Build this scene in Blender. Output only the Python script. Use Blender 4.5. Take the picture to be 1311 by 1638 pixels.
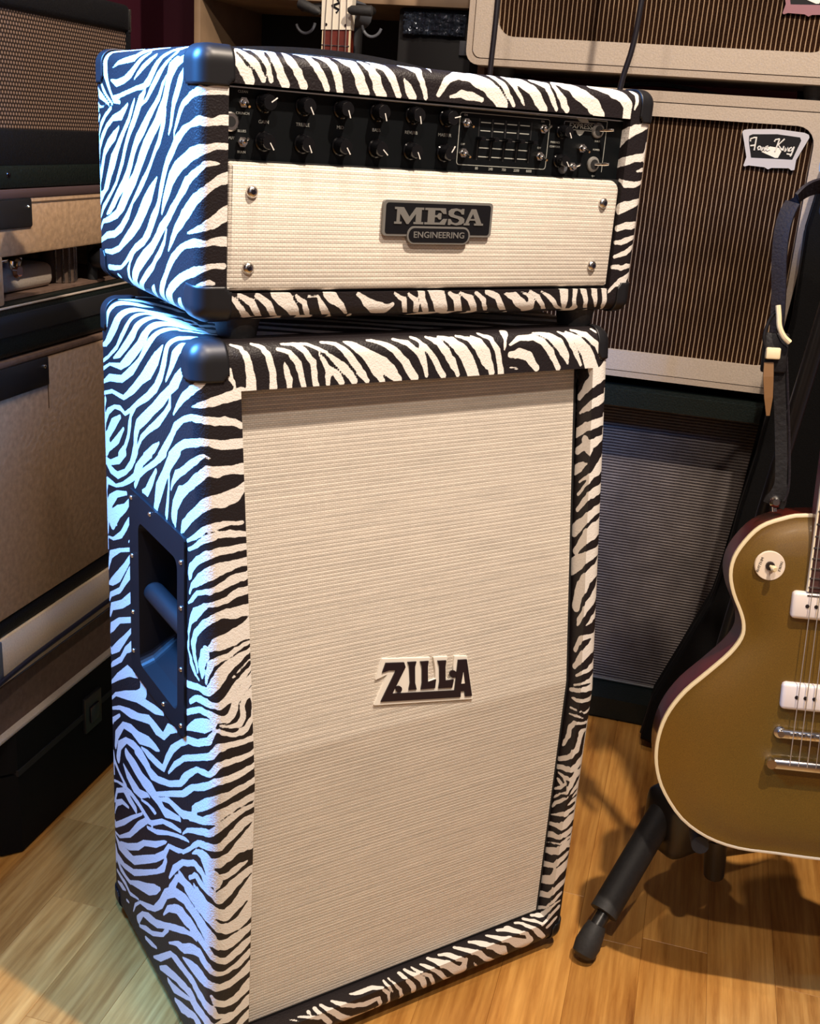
import bpy, bmesh, math, random
import numpy as np
from mathutils import Vector, Matrix
from mathutils.geometry import tessellate_polygon
for _o in list(bpy.data.objects): bpy.data.objects.remove(_o)
SC = bpy.context.scene
COL = SC.collection
PI = math.pi
FZ = -0.018                     # floor height; the cabinet's underside is z = 0
AL = math.radians(47.3)         # the room is turned against the cabinet by this angle
def R2W(X, Y, Z=0.0):           # room coordinates -> world
    return Vector((X*math.cos(AL)+Y*math.sin(AL), -X*math.sin(AL)+Y*math.cos(AL), Z))
# ---------------------------------------------------------------- camera
cam = bpy.data.cameras.new('camera'); camo = bpy.data.objects.new('camera', cam); COL.objects.link(camo)
camo.location = (-.3784, -.917, 1.0734); camo.rotation_euler = (1.2312, -.0702, -.5544)
cam.sensor_fit = 'VERTICAL'; cam.sensor_height = 24.0; cam.lens = 1732.9/1638*24.0
cam.clip_start = .02; SC.camera = camo
# ---------------------------------------------------------------- world and lights
w = bpy.data.worlds.new('world'); SC.world = w; w.use_nodes = True
w.node_tree.nodes['Background'].inputs[0].default_value = (.5, .45, .42, 1); w.node_tree.nodes['Background'].inputs[1].default_value = .02
SC.view_settings.view_transform = 'Standard'; SC.view_settings.look = 'None'
SC.view_settings.exposure = 0.0; SC.view_settings.gamma = 1.0; SC.view_settings.use_curve_mapping = False
def area(name, loc, target, size, power, color, size_y=None, shape='DISK'):
    l = bpy.data.lights.new(name, 'AREA'); l.shape = shape; l.size = size
    if size_y: l.size_y = size_y
    l.energy = power; l.color = color
    o = bpy.data.objects.new(name, l); COL.objects.link(o); o.location = loc
    o.rotation_euler = (Vector(target)-Vector(loc)).to_track_quat('-Z', 'Y').to_euler()
    return o
area('ceiling_spot_light', (.45, -.68, 2.42), (.35, .1, .5), .045, 46, (1.0, .84, .68))
area('ceiling_spot_light', (-.52, -1.18, 2.42), (.5, .1, .4), .045, 20, (1.0, .84, .69))
area('ceiling_spot_light', (.06, -.10, 2.42), (.0, .4, .0), .06, 8, (1.0, .84, .70))
wl = area('unseen_cool_light', (-.43, .30, 1.43), (0, .12, .70), .18, 31, (.09, .36, 1.0), .20, 'RECTANGLE'); wl.data.spread = math.radians(100)  # cool light from the left; its source is out of view
area('unseen_cool_light', (-1.2, -2.2, 1.7), (.1, 0, .6), 1.0, 3, (.62, .72, 1.0), .9, 'RECTANGLE')  # added cool fill from behind the camera, no window is built there
# ---------------------------------------------------------------- node helpers
def ramp(nt, fac, stops, interp='LINEAR'):
    n = nt.nodes.new('ShaderNodeValToRGB'); n.color_ramp.interpolation = interp
    e = n.color_ramp.elements
    while len(e) < len(stops): e.new(.5)
    for k, (p, c) in enumerate(stops):
        e[k].position = p; e[k].color = tuple(c)+(1,) if len(c) == 3 else c
    nt.links.new(fac, n.inputs[0]); return n.outputs[0]
def mth(nt, op, a, b=None, c=None):
    n = nt.nodes.new('ShaderNodeMath'); n.operation = op
    for i, v in enumerate((a, b, c)):
        if v is None: continue
        if isinstance(v, (int, float)): n.inputs[i].default_value = v
        else: nt.links.new(v, n.inputs[i])
    return n.outputs[0]
def mixc(nt, fac, a, b, mode='MIX'):
    n = nt.nodes.new('ShaderNodeMix'); n.data_type = 'RGBA'; n.blend_type = mode
    for sock, v in ((n.inputs[0], fac), (n.inputs[6], a), (n.inputs[7], b)):
        if isinstance(v, (int, float)): sock.default_value = v
        elif isinstance(v, tuple): sock.default_value = v if len(v) == 4 else v+(1,)
        else: nt.links.new(v, sock)
    return n.outputs[2]
def objco(nt, scale=(1, 1, 1), rot=(0, 0, 0)):
    t = nt.nodes.new('ShaderNodeTexCoord'); m = nt.nodes.new('ShaderNodeMapping')
    m.inputs['Scale'].default_value = scale; m.inputs['Rotation'].default_value = rot
    nt.links.new(t.outputs['Object'], m.inputs[0]); return m.outputs[0]
def noise(nt, vec, scale, detail=3, rough=.5):
    n = nt.nodes.new('ShaderNodeTexNoise'); n.inputs['Scale'].default_value = scale
    n.inputs['Detail'].default_value = detail; n.inputs['Roughness'].default_value = rough
    nt.links.new(vec, n.inputs['Vector']); return n.outputs['Fac']
def sep(nt, vec):
    n = nt.nodes.new('ShaderNodeSeparateXYZ'); nt.links.new(vec, n.inputs[0]); return n.outputs
def comb(nt, x, y, z=0.0):
    n = nt.nodes.new('ShaderNodeCombineXYZ')
    for i, v in enumerate((x, y, z)):
        if isinstance(v, (int, float)): n.inputs[i].default_value = v
        else: nt.links.new(v, n.inputs[i])
    return n.outputs[0]
def bump(nt, h, strength, dist, bsdf):
    n = nt.nodes.new('ShaderNodeBump'); n.inputs['Strength'].default_value = strength; n.inputs['Distance'].default_value = dist
    nt.links.new(h, n.inputs['Height']); nt.links.new(n.outputs[0], bsdf.inputs['Normal'])
MAT = {}
def mat(name, col=(.5, .5, .5), rough=.5, metal=0.0, spec=.5, coat=0.0, grain=None, fn=None):
    m = bpy.data.materials.new(name); m.use_nodes = True; nt = m.node_tree; b = nt.nodes['Principled BSDF']
    b.inputs['Base Color'].default_value = tuple(col)+(1,); b.inputs['Roughness'].default_value = rough
    b.inputs['Metallic'].default_value = metal; b.inputs['Specular IOR Level'].default_value = spec
    b.inputs['Coat Weight'].default_value = coat; b.inputs['Coat Roughness'].default_value = .08
    if grain:                                   # (scale, colour variation, bump strength)
        v = objco(nt); nz = noise(nt, v, grain[0], 4)
        dark = tuple(c*(1-grain[1]) for c in col); lite = tuple(min(1, c*(1+grain[1])) for c in col)
        nt.links.new(ramp(nt, nz, [(.25, dark), (.75, lite)]), b.inputs['Base Color'])
        if grain[2]: bump(nt, nz, grain[2], .002, b)
    if fn: fn(nt, b)
    MAT[name] = m; return m
def zebra_fn(nt, b):
    a = nt.nodes.new('ShaderNodeAttribute'); a.attribute_name = 'zeb'
    v = objco(nt)
    n1 = noise(nt, v, 230, 3, .6); n2 = noise(nt, v, 60, 1)
    s = mth(nt, 'ADD', mth(nt, 'ADD', a.outputs['Fac'], .0002), mth(nt, 'MULTIPLY', mth(nt, 'SUBTRACT', n1, .5), .0014))
    s = mth(nt, 'ADD', s, mth(nt, 'MULTIPLY', mth(nt, 'SUBTRACT', n2, .5), .0006))
    f = mth(nt, 'MULTIPLY_ADD', s, 2200.0, .5); 
    cl = nt.nodes.new('ShaderNodeClamp'); nt.links.new(f, cl.inputs[0])
    nt.links.new(mixc(nt, cl.outputs[0], (.013, .0095, .011), (.84, .80, .75)), b.inputs['Base Color'])
    vo = nt.nodes.new('ShaderNodeTexVoronoi'); vo.inputs['Scale'].default_value = 520; nt.links.new(v, vo.inputs['Vector'])
    h = mth(nt, 'ADD', mth(nt, 'MULTIPLY', vo.outputs['Distance'], .6), noise(nt, v, 330, 3))
    bump(nt, h, .45, .0009, b)
mat('zebra_vinyl', rough=.5, spec=.34, fn=zebra_fn)
def weave_fn(cream, gap, w, h, axis=0, strength=.45, var=.12):
    def fn(nt, b):
        s = sep(nt, objco(nt)); v = comb(nt, s[axis], s[2])
        t = nt.nodes.new('ShaderNodeTexBrick'); t.offset = .5; t.inputs['Scale'].default_value = 1.0
        t.inputs['Brick Width'].default_value = w; t.inputs['Row Height'].default_value = h
        t.inputs['Mortar Size'].default_value = h*.16; t.inputs['Mortar Smooth'].default_value = .6
        t.inputs['Bias'].default_value = 0.0
        t.inputs['Color1'].default_value = tuple(cream)+(1,); t.inputs['Color2'].default_value = tuple(c*(1-var) for c in cream)+(1,)
        t.inputs['Mortar'].default_value = tuple(gap)+(1,)
        nt.links.new(v, t.inputs['Vector'])
        big = noise(nt, comb(nt, mth(nt, 'MULTIPLY', s[axis], 6.0), mth(nt, 'MULTIPLY', s[2], 90.0)), 2.0, 3)
        c = mixc(nt, 1.0, t.outputs['Color'], ramp(nt, big, [(.3, (.86, .86, .86)), (.7, (1.06, 1.05, 1.04))]), 'MULTIPLY')
        nt.links.new(c, b.inputs['Base Color'])
        th = mth(nt, 'LESS_THAN', mth(nt, 'FRACT', mth(nt, 'DIVIDE', s[2], .0081)), .14)
        c = mixc(nt, mth(nt, 'MULTIPLY', th, .55), c, tuple(min(1, x*1.12) for x in cream)); nt.links.new(c, b.inputs['Base Color'])
        rib = mth(nt, 'ABSOLUTE', mth(nt, 'SINE', mth(nt, 'MULTIPLY', s[2], PI/(h*2))))
        bump(nt, mth(nt, 'SUBTRACT', mth(nt, 'MULTIPLY', rib, .7), t.outputs['Fac']), strength, .0009, b)
    return fn
mat('cream_basketweave', rough=.75, spec=.25, fn=weave_fn((.79, .725, .635), (.53, .475, .41), .0046, .0021))
def pinstripe_fn(dark, line, pitch, frac, axis, other, wob=.0006):
    def fn(nt, b):
        v = objco(nt); s = sep(nt, v); wb = noise(nt, v, 60, 2)
        x = mth(nt, 'ADD', s[axis], mth(nt, 'MULTIPLY', mth(nt, 'SUBTRACT', wb, .5), wob*2))
        ph = mth(nt, 'FRACT', mth(nt, 'DIVIDE', x, pitch))
        d = mth(nt, 'ABSOLUTE', mth(nt, 'SUBTRACT', ph, .5))
        f = ramp(nt, d, [(frac*.45, (1, 1, 1)), (frac*.8, (0, 0, 0))])
        fleck = noise(nt, comb(nt, mth(nt, 'MULTIPLY', s[0], 1.0), mth(nt, 'MULTIPLY', s[2], 1.0)), 420, 2)
        dk = ramp(nt, fleck, [(.35, tuple(c*.6 for c in dark)), (.7, tuple(c*1.7 for c in dark))])
        ln = ramp(nt, noise(nt, v, 35, 3), [(.3, tuple(c*.65 for c in line)), (.7, line)])
        pt = ramp(nt, noise(nt, v, 7, 3), [(.35, (.70, .70, .72)), (.65, (1.15, 1.15, 1.15))])
        nt.links.new(mixc(nt, 1.0, mixc(nt, f, dk, ln), pt, 'MULTIPLY'), b.inputs['Base Color']); bump(nt, f, .6, .0008, b)
    return fn
mat('brown_pinstripe_cloth', rough=.9, spec=.05, fn=pinstripe_fn((.016, .0065, .003), (.36, .255, .165), .0076, .17, 0, 2))
mat('silver_pinstripe_cloth', rough=.65, spec=.3, fn=pinstripe_fn((.046, .036, .035), (.30, .26, .235), .0058, .30, 2, 0))
mat('cream_vinyl', (.44, .37, .305), .55, grain=(350, .10, .25))
mat('cream_vinyl_shell', (.40, .33, .268), .55, grain=(350, .10, .25))
mat('lit_cream_vinyl', (.74, .58, .40), .55, grain=(350, .10, .25))  # cream vinyl brightened to stand for lamp light on the front panel
mat('handle_black', (.006, .006, .008), .5, spec=.28)
mat('case_black', (.003, .003, .0035), .75, spec=.15)
mat('groove_brown', (.10, .06, .035), .8)
mat('subfloor', (.20, .10, .04), .8)
mat('tan_vinyl', (.42, .275, .165), .6, grain=(120, .22, .35))
mat('dark_tan_vinyl', (.14, .085, .06), .7, grain=(120, .2, .3))
mat('purple_brown_trim', (.060, .035, .036), .6)
mat('black_vinyl', (.0045, .005, .007), .5, spec=.3, grain=(400, .3, .35))
mat('green_black_vinyl', (.005, .009, .008), .42, spec=.35, grain=(300, .4, .4))
mat('black_plastic', (.012, .012, .013), .34, spec=.6)
mat('matte_black', (.007, .007, .008), .7)
mat('rubber', (.020, .020, .021), .62, grain=(200, .2, .2))
mat('panel_black', (.003, .004, .005), .5, spec=.15)
mat('panel_print', (.36, .37, .34), .6)
mat('white_print', (.75, .74, .70), .5)
mat('knob_black', (.004, .004, .005), .12, spec=.5)
mat('chrome', (.86, .84, .82), .12, 1.0)
mat('worn_nickel', (.62, .59, .56), .24, 1.0, grain=(60, .12, .05))
mat('dark_metal', (.10, .09, .12), .25, 1.0)
mat('badge_grey', (.17, .165, .155), .4)
mat('badge_black', (.006, .006, .008), .5, spec=.25)
mat('logo_cream', (.88, .84, .76), .4)
mat('logo_black', (.012, .006, .010), .3)
mat('blue_black_plastic', (.010, .010, .012), .42, spec=.45)
def gold_fn(nt, b):
    v = objco(nt); n1 = noise(nt, v, 900, 2); n2 = noise(nt, v, 6, 3)
    c = mixc(nt, 1.0, ramp(nt, n1, [(.3, (.122, .061, .004)), (.7, (.175, .091, .007))]), ramp(nt, n2, [(.3, (.85, .9, .9)), (.7, (1.1, 1.02, .95))]), 'MULTIPLY')
    nt.links.new(c, b.inputs['Base Color'])
mat('gold_top_finish', (.2, .12, .03), .48, .1, coat=.22, fn=gold_fn)
mat('cherry_mahogany', (.10, .010, .004), .30, coat=.5, grain=(30, .3, 0))
mat('binding_cream', (.78, .66, .44), .4)
mat('pickup_cream', (.80, .68, .55), .35)
mat('pole_screw', (.06, .045, .04), .4, .8)
mat('rosewood', (.055, .018, .012), .5, grain=(60, .35, .1))
mat('red_rosewood', (.125, .022, .016), .45, grain=(60, .3, .1))
mat('string_metal', (.72, .68, .62), .3, .9)
mat('headstock_white', (.82, .76, .64), .35)
mat('leather_black', (.007, .006, .007), .55, spec=.3, grain=(160, .3, .4))
mat('strap_purple_black', (.010, .007, .010), .6, spec=.3, grain=(300, .3, .4))
mat('lace_cream', (.80, .66, .40), .5)
mat('lace_brown', (.20, .10, .035), .5)
mat('maroon_paint', (.060, .004, .016), .7, grain=(8, .15, 0))
mat('ceiling_paint', (.26, .26, .29), .8)
mat('shelf_wood', (.30, .20, .12), .55, grain=(14, .2, .1))
mat('shelf_dark', (.10, .065, .045), .6)
mat('nylon_black', (.003, .003, .0035), .9, spec=.15, grain=(400, .3, .3))
mat('cable_black', (.010, .008, .012), .4)
mat('shiny_wrap', (.03, .04, .06), .10, .3, fn=lambda nt, b: bump(nt, noise(nt, objco(nt, (1, 1, .35)), 45, 3), 1.0, .02, b))
mat('grey_plastic', (.10, .11, .13), .5)
mat('amber_knob', (.30, .09, .03), .15, coat=.5)
mat('badge_chrome', (.74, .73, .78), .28, .35)
mat('badge_red', (.42, .20, .20), .25, .6)
mat('paper_white', (.72, .66, .58), .5)
def perf_fn(nt, b):
    s = sep(nt, objco(nt)); p = .0060
    def cell(ox, oy):
        x = mth(nt, 'SUBTRACT', mth(nt, 'FRACT', mth(nt, 'ADD', mth(nt, 'DIVIDE', s[1], p), ox)), .5)
        y = mth(nt, 'SUBTRACT', mth(nt, 'FRACT', mth(nt, 'ADD', mth(nt, 'DIVIDE', s[2], p*1.7), oy)), .5)
        y = mth(nt, 'MULTIPLY', y, 1.7)
        return mth(nt, 'SQRT', mth(nt, 'ADD', mth(nt, 'MULTIPLY', x, x), mth(nt, 'MULTIPLY', y, y)))
    d = mth(nt, 'MINIMUM', cell(0, 0), cell(.5, .5))
    nt.links.new(ramp(nt, d, [(.20, (.25, .165, .120)), (.38, (.020, .012, .010))]), b.inputs['Base Color'])
    bump(nt, mth(nt, 'SUBTRACT', 1.0, d), .5, .001, b)
mat('knit_grille', (.1, .07, .05), .5, spec=.4, fn=perf_fn)
def plank_fn(nt, b):
    oi = nt.nodes.new('ShaderNodeObjectInfo'); r = oi.outputs['Random']
    t = nt.nodes.new('ShaderNodeTexCoord'); s = sep(nt, t.outputs['Object'])
    off = mth(nt, 'MULTIPLY', r, 37.0)
    v = comb(nt, mth(nt, 'ADD', mth(nt, 'MULTIPLY', s[0], 16.0), off), mth(nt, 'MULTIPLY', s[1], 1.6), off)
    g = noise(nt, v, 2.6, 7, .66)
    wv = noise(nt, comb(nt, mth(nt, 'MULTIPLY', s[0], 160.0), mth(nt, 'MULTIPLY', s[1], 5.0), off), 1.0, 2)
    base = ramp(nt, g, [(.26, (.25, .090, .016)), (.40, (.49, .225, .050)), (.55, (.61, .31, .078)), (.74, (.71, .395, .115))])
    fine = ramp(nt, wv, [(.3, (.78, .72, .66)), (.65, (1.06, 1.06, 1.06))])
    tone = ramp(nt, r, [(0, (.86, .83, .78)), (.5, (1.0, .98, .95)), (1, (1.10, 1.10, 1.10))])
    nt.links.new(mixc(nt, 1.0, mixc(nt, 1.0, base, fine, 'MULTIPLY'), tone, 'MULTIPLY'), b.inputs['Base Color'])
    bump(nt, wv, .12, .001, b)
mat('oak_laminate', rough=.38, spec=.45, fn=plank_fn)
# ---------------------------------------------------------------- mesh helpers
def tag(o, label=None, cat=None, group=None, kind=None):
    if label: o['label'] = label
    if cat: o['category'] = cat
    if group: o['group'] = group
    if kind: o['kind'] = kind
    return o
def empty(name, loc=(0, 0, 0), rz=0.0, **k):
    o = bpy.data.objects.new(name, None); COL.objects.link(o); o.location = loc; o.rotation_euler = (0, 0, rz)
    o.empty_display_size = .05
    return tag(o, **k)
def rempty(name, X, Y, Z, **k): return empty(name, R2W(X, Y, Z), -AL, **k)
def link(name, me, m, parent=None, **k):
    o = bpy.data.objects.new(name, me); COL.objects.link(o)
    if parent is not None: o.parent = parent
    if m is not None: me.materials.append(MAT[m])
    return tag(o, **k)
def obj(name, bm, m, parent=None, smooth=False, **k):
    me = bpy.data.meshes.new(name); bmesh.ops.recalc_face_normals(bm, faces=bm.faces); bm.to_mesh(me); bm.free()
    if smooth:
        for p in me.polygons: p.use_smooth = True
        if hasattr(me, 'set_sharp_from_angle'): me.set_sharp_from_angle(angle=math.radians(40))
    return link(name, me, m, parent, **k)
def BM(): return bmesh.new()
def box(bm, lo, hi, bev=0.0, seg=2):
    r = bmesh.ops.create_cube(bm, size=1.0); vs = r['verts']
    for v in vs: v.co = Vector([lo[i]+(v.co[i]+.5)*(hi[i]-lo[i]) for i in range(3)])
    if bev:
        es = list({e for v in vs for e in v.link_edges})
        bmesh.ops.bevel(bm, geom=es, offset=bev, segments=seg, affect='EDGES', profile=.5)
    return bm
def boxo(name, lo, hi, m, parent=None, bev=.0, seg=2, **k): return obj(name, box(BM(), lo, hi, bev, seg), m, parent, smooth=bev > 0, **k)
def frame_mat(a, b):
    d = (Vector(b)-Vector(a)); L = d.length
    return Matrix.Translation(Vector(a)) @ d.to_track_quat('Z', 'Y').to_matrix().to_4x4(), L
def lathe(bm, a, b, prof, n=20):
    """profile [(t 0..1 along a->b, radius)]"""
    M, L = frame_mat(a, b); rings = []
    for t, r in prof:
        rings.append([bm.verts.new(M @ Vector((r*math.cos(2*PI*k/n), r*math.sin(2*PI*k/n), t*L))) for k in range(n)])
    for A, B in zip(rings[:-1], rings[1:]):
        for k in range(n): bm.faces.new((A[k], A[(k+1) % n], B[(k+1) % n], B[k]))
    bm.faces.new(rings[0][::-1]); bm.faces.new(rings[-1]); return bm
def cyl(bm, a, b, r, n=16, r2=None): return lathe(bm, a, b, [(0, r), (1, r if r2 is None else r2)], n)
def cylo(name, a, b, r, m, parent=None, n=16, r2=None, **k): return obj(name, cyl(BM(), a, b, r, n, r2), m, parent, smooth=True, **k)
def tube(bm, pts, rad, n=10, closed=False, flat=None):
    pts = [Vector(p) for p in pts]; N = len(pts); rings = []; up = None
    for i, p in enumerate(pts):
        if closed: t = pts[(i+1) % N]-pts[i-1]
        else: t = pts[min(i+1, N-1)]-pts[max(i-1, 0)]
        t.normalize()
        if up is None: up = t.orthogonal().normalized()
        up = (up-t*up.dot(t)).normalized(); s = t.cross(up)
        r = rad[i] if isinstance(rad, (list, tuple)) else rad
        rings.append([bm.verts.new(p+up*(r*math.cos(2*PI*k/n))+s*(r*math.sin(2*PI*k/n))) for k in range(n)])
    for i in range(N if closed else N-1):
        A, B = rings[i], rings[(i+1) % N]
        for k in range(n): bm.faces.new((A[k], A[(k+1) % n], B[(k+1) % n], B[k]))
    if not closed: bm.faces.new(rings[0][::-1]); bm.faces.new(rings[-1])
    return bm
def ribbon(bm, pts, side, width, thick):
    """flat strap: pts centre line, side = width direction (per point or one)"""
    pts = [Vector(p) for p in pts]; N = len(pts); rings = []
    for i, p in enumerate(pts):
        t = (pts[min(i+1, N-1)]-pts[max(i-1, 0)]).normalized()
        s = Vector(side[i] if isinstance(side, list) else side); s = (s-t*s.dot(t)).normalized(); n = t.cross(s)
        wd = width[i] if isinstance(width, list) else width
        rings.append([bm.verts.new(p+s*(a*wd/2)+n*(b*thick/2)) for a, b in ((-1, -1), (1, -1), (1, 1), (-1, 1))])
    for A, B in zip(rings[:-1], rings[1:]):
        for k in range(4): bm.faces.new((A[k], A[(k+1) % 4], B[(k+1) % 4], B[k]))
    bm.faces.new(rings[0][::-1]); bm.faces.new(rings[-1]); return bm
def smoothpts(pts, k=6):
    P = [Vector(p) for p in pts]; P = [P[0]*2-P[1]]+P+[P[-1]*2-P[-2]]; o = []
    for i in range(1, len(P)-2):
        for j in range(k):
            t = j/k; a, b, c, d = P[i-1:i+3]
            o.append(.5*((2*b)+(c-a)*t+(2*a-5*b+4*c-d)*t*t+(-a+3*b-3*c+d)*t**3))
    o.append(P[-2]); return o
def prism(bm, poly, fn, t0, t1):
    """polygon (u,v) extruded from depth t0 to t1; fn(u,v,t) -> point"""
    A = [bm.verts.new(fn(u, v, t0)) for u, v in poly]; B = [bm.verts.new(fn(u, v, t1)) for u, v in poly]; n = len(poly)
    for tr in tessellate_polygon([[Vector((u, v, 0)) for u, v in poly]]):
        for L in (A, B):
            try: bm.faces.new([L[i] for i in tr])
            except ValueError: pass
    for k in range(n): bm.faces.new((A[k], A[(k+1) % n], B[(k+1) % n], B[k]))
    return bm
def rrect(x0, x1, y0, y1, r, n=5):
    o = []
    for cx, cy, a in ((x1-r, y1-r, 0), (x0+r, y1-r, PI/2), (x0+r, y0+r, PI), (x1-r, y0+r, 1.5*PI)):
        for k in range(n+1): o.append((cx+r*math.cos(a+k*PI/2/n), cy+r*math.sin(a+k*PI/2/n)))
    return o
def ringplate(bm, outer, inner, fn, t0, t1):
    """plate between two loops of equal count"""
    n = len(outer); L = [[bm.verts.new(fn(u, v, t)) for u, v in P] for P, t in ((outer, t0), (outer, t1), (inner, t1), (inner, t0))]
    for i in range(4):
        A, B = L[i], L[(i+1) % 4]
        for k in range(n): bm.faces.new((A[k], A[(k+1) % n], B[(k+1) % n], B[k]))
    return bm
XZ = lambda y0=0.0: (lambda u, v, t: (u, y0-t, v))       # proud towards -y
def text_mesh(name, s, size, m, parent, loc, rot=(PI/2, 0, 0), ext=.0002, align='CENTER', sx=1.0, shear=0.0, offset=0.0):
    c = bpy.data.curves.new(name, 'FONT'); c.body = s; c.size = size; c.extrude = ext; c.align_x = align; c.align_y = 'CENTER'; c.shear = shear; c.offset = offset
    c.resolution_u = 3
    t = bpy.data.objects.new(name, c); COL.objects.link(t)
    dg = bpy.context.evaluated_depsgraph_get(); me = bpy.data.meshes.new_from_object(t.evaluated_get(dg))
    bpy.data.objects.remove(t); bpy.data.curves.remove(c)
    o = link(name, me, m, parent); o.location = loc; o.rotation_euler = rot; o.scale = (sx, 1, 1); return o
def copy_tree(o, parent=None):
    c = o.copy(); COL.objects.link(c)
    if parent is not None: c.parent = parent
    for ch in [x for x in bpy.data.objects if x.parent == o and x != c]: copy_tree(ch, c)
    return c
# ---------------------------------------------------------------- room
def struct(name, lo, hi, m):
    r = boxo(name, lo, hi, m); r.rotation_euler = (0, 0, -AL); r['kind'] = 'structure'; return r
RX0, RX1, RY0, RY1, RZ = -.92, 2.3, -2.6, 1.66, 2.55
fl = struct('floor', (RX0-.1, RY0-.1, FZ-.06), (RX1+.1, RY1+.1, FZ-.009), 'subfloor')
struct('wall_left', (RX0-.1, RY0, FZ), (RX0, RY1, RZ), 'maroon_paint')
struct('wall_back', (RX0-.1, RY1, FZ), (RX1+.1, RY1+.1, RZ), 'maroon_paint')
struct('wall_right', (RX1, RY0, FZ), (RX1+.1, RY1, RZ), 'ceiling_paint')
struct('wall_front', (RX0-.1, RY0-.1, FZ), (RX1+.1, RY0, RZ), 'ceiling_paint')
struct('ceiling', (RX0-.1, RY0-.1, RZ), (RX1+.1, RY1+.1, RZ+.1), 'ceiling_paint')
# floor planks, running into the room
random.seed(5)
PW = .093; LENS = (.62, .92, 1.22)
pm = []
for L in LENS:
    bm = box(BM(), (0, 0, -.009), (PW-.0002, L-.0002, 0), .0004, 1); me = bpy.data.meshes.new('plank'); bm.to_mesh(me); bm.free()
    me.materials.append(MAT['oak_laminate']); pm.append(me)
k = 0; X = RX0
while X < RX1-.01:
    Y = RY0-random.random()*.7
    while Y < RY1:
        i = random.randrange(3)
        if Y+LENS[i] > RY0:
            o = bpy.data.objects.new('plank', pm[i]); COL.objects.link(o); o.parent = fl; o.location = (X, Y, FZ)
        Y += LENS[i]
    X += PW
# ---- rounded open-fronted box, shared by the cabinet and the head
def shell(W,D,H,r,tL,tR,tT,tB,rec,zk,s,res=.0022,coarse=.012,yhole=None):
    """outer skin of a rounded box with a framed open front; returns verts, quads"""
    VV=[];FF=[];n=0
    def grid(us,vs,fn,mapped=True,flip=False,cut=None):
        nonlocal n
        U,V=np.meshgrid(us,vs,indexing='ij')
        P=np.stack(np.broadcast_arrays(*fn(U,V)),-1).astype(float).reshape(-1,3)
        if mapped:
            q=np.clip(P,[r,r,r],[W-r,D-r,H-r]);d=P-q
            l=np.linalg.norm(d,axis=1,keepdims=True);P=np.where(l>1e-9,q+r*d/np.maximum(l,1e-9),P)
        yf=np.where(P[:,2]>zk,s*(P[:,2]-zk)/(H-zk),0.)
        P[:,1]+=yf*(1-P[:,1]/D)
        a,b=len(us),len(vs);I=np.arange(a*b).reshape(a,b)+n
        Q=np.stack([I[:-1,:-1],I[1:,:-1],I[1:,1:],I[:-1,1:]],-1)
        if cut is not None:
            m=cut((U[:-1,:-1]+U[1:,1:])/2,(V[:-1,:-1]+V[1:,1:])/2);Q=Q[~m]
        Q=Q.reshape(-1,4)
        if flip:Q=Q[:,::-1]
        VV.append(P);FF.append(Q);n+=a*b
    def ax(a,b,h,*must):
        ks=sorted([a,b]+[m for m in must if a<m<b]);o=[]
        for p,q in zip(ks[:-1],ks[1:]):
            k=max(1,int(np.ceil((q-p)/h)));o+=list(np.linspace(p,q,k+1)[:-1])
        return np.array(o+[b])
    hm=[zk]+([] if yhole is None else [yhole[2],yhole[3]])
    ym=[r,D-r]+([] if yhole is None else [yhole[0],yhole[1]])
    cut=None if yhole is None else (lambda u,v:(u>yhole[0])&(u<yhole[1])&(v>yhole[2])&(v<yhole[3]))
    grid(ax(0,D,res,*ym),ax(0,H,res,r,H-r,*hm),lambda u,v:(0*u,u,v),flip=True,cut=cut)
    def axr(a,b,*must):  # coarse but fine in the rounded ends
        return np.unique(np.concatenate([ax(a,a+r,.003),ax(a+r,b-r,coarse,*must),ax(b-r,b,.003)]))
    grid(axr(0,D),axr(0,H,zk),lambda u,v:(0*u+W,u,v))
    grid(ax(0,W,res*1.3,r,W-r),axr(0,D),lambda u,v:(u,v,0*u+H)) if False else grid(ax(0,W,res,r,W-r),np.unique(np.concatenate([ax(0,.07,res,r),ax(.07,D-r,.003),ax(D-r,D,.003)])),lambda u,v:(u,v,0*u+H))
    grid(axr(0,W),axr(0,D),lambda u,v:(u,v,0*u),flip=True)
    grid(axr(0,W),axr(0,H,zk),lambda u,v:(u,0*u+D,v),flip=True)
    zz=ax(0,H,res,r,H-r,zk)
    grid(ax(0,tL,res,r),zz,lambda u,v:(u,0*u,v))
    grid(ax(W-tR,W,res,W-r),zz,lambda u,v:(u,0*u,v))
    xx=ax(tL,W-tR,res)
    grid(xx,ax(H-tT,H,res,H-r),lambda u,v:(u,0*u,v))
    grid(xx,ax(0,tB,res,r),lambda u,v:(u,0*u,v))
    zi=ax(tB,H-tT,res,zk);di=ax(0,rec,res)
    grid(di,zi,lambda u,v:(0*u+tL,u,v),mapped=False)
    grid(di,zi,lambda u,v:(0*u+W-tR,u,v),mapped=False,flip=True)
    grid(xx,di,lambda u,v:(u,v,0*u+tB),mapped=False)
    grid(xx,di,lambda u,v:(u,v,0*u+H-tT),mapped=False,flip=True)
    return np.concatenate(VV),np.concatenate(FF)
CAB=dict(W=.535,D=.365,H=.8636,r=.0175,tL=.048,tR=.029,tT=.046,tB=.038,rec=.031,zk=.4,s=.062,yhole=(.082,.25,.43,.654))
HEAD=dict(W=.5506,D=.3312,H=.2485,r=.014,tL=.029,tR=.036,tT=.0305,tB=.027,rec=.014,zk=.9,s=0)
HEADPOS=(.0085,.0721,.8839,-.0144)
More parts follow.
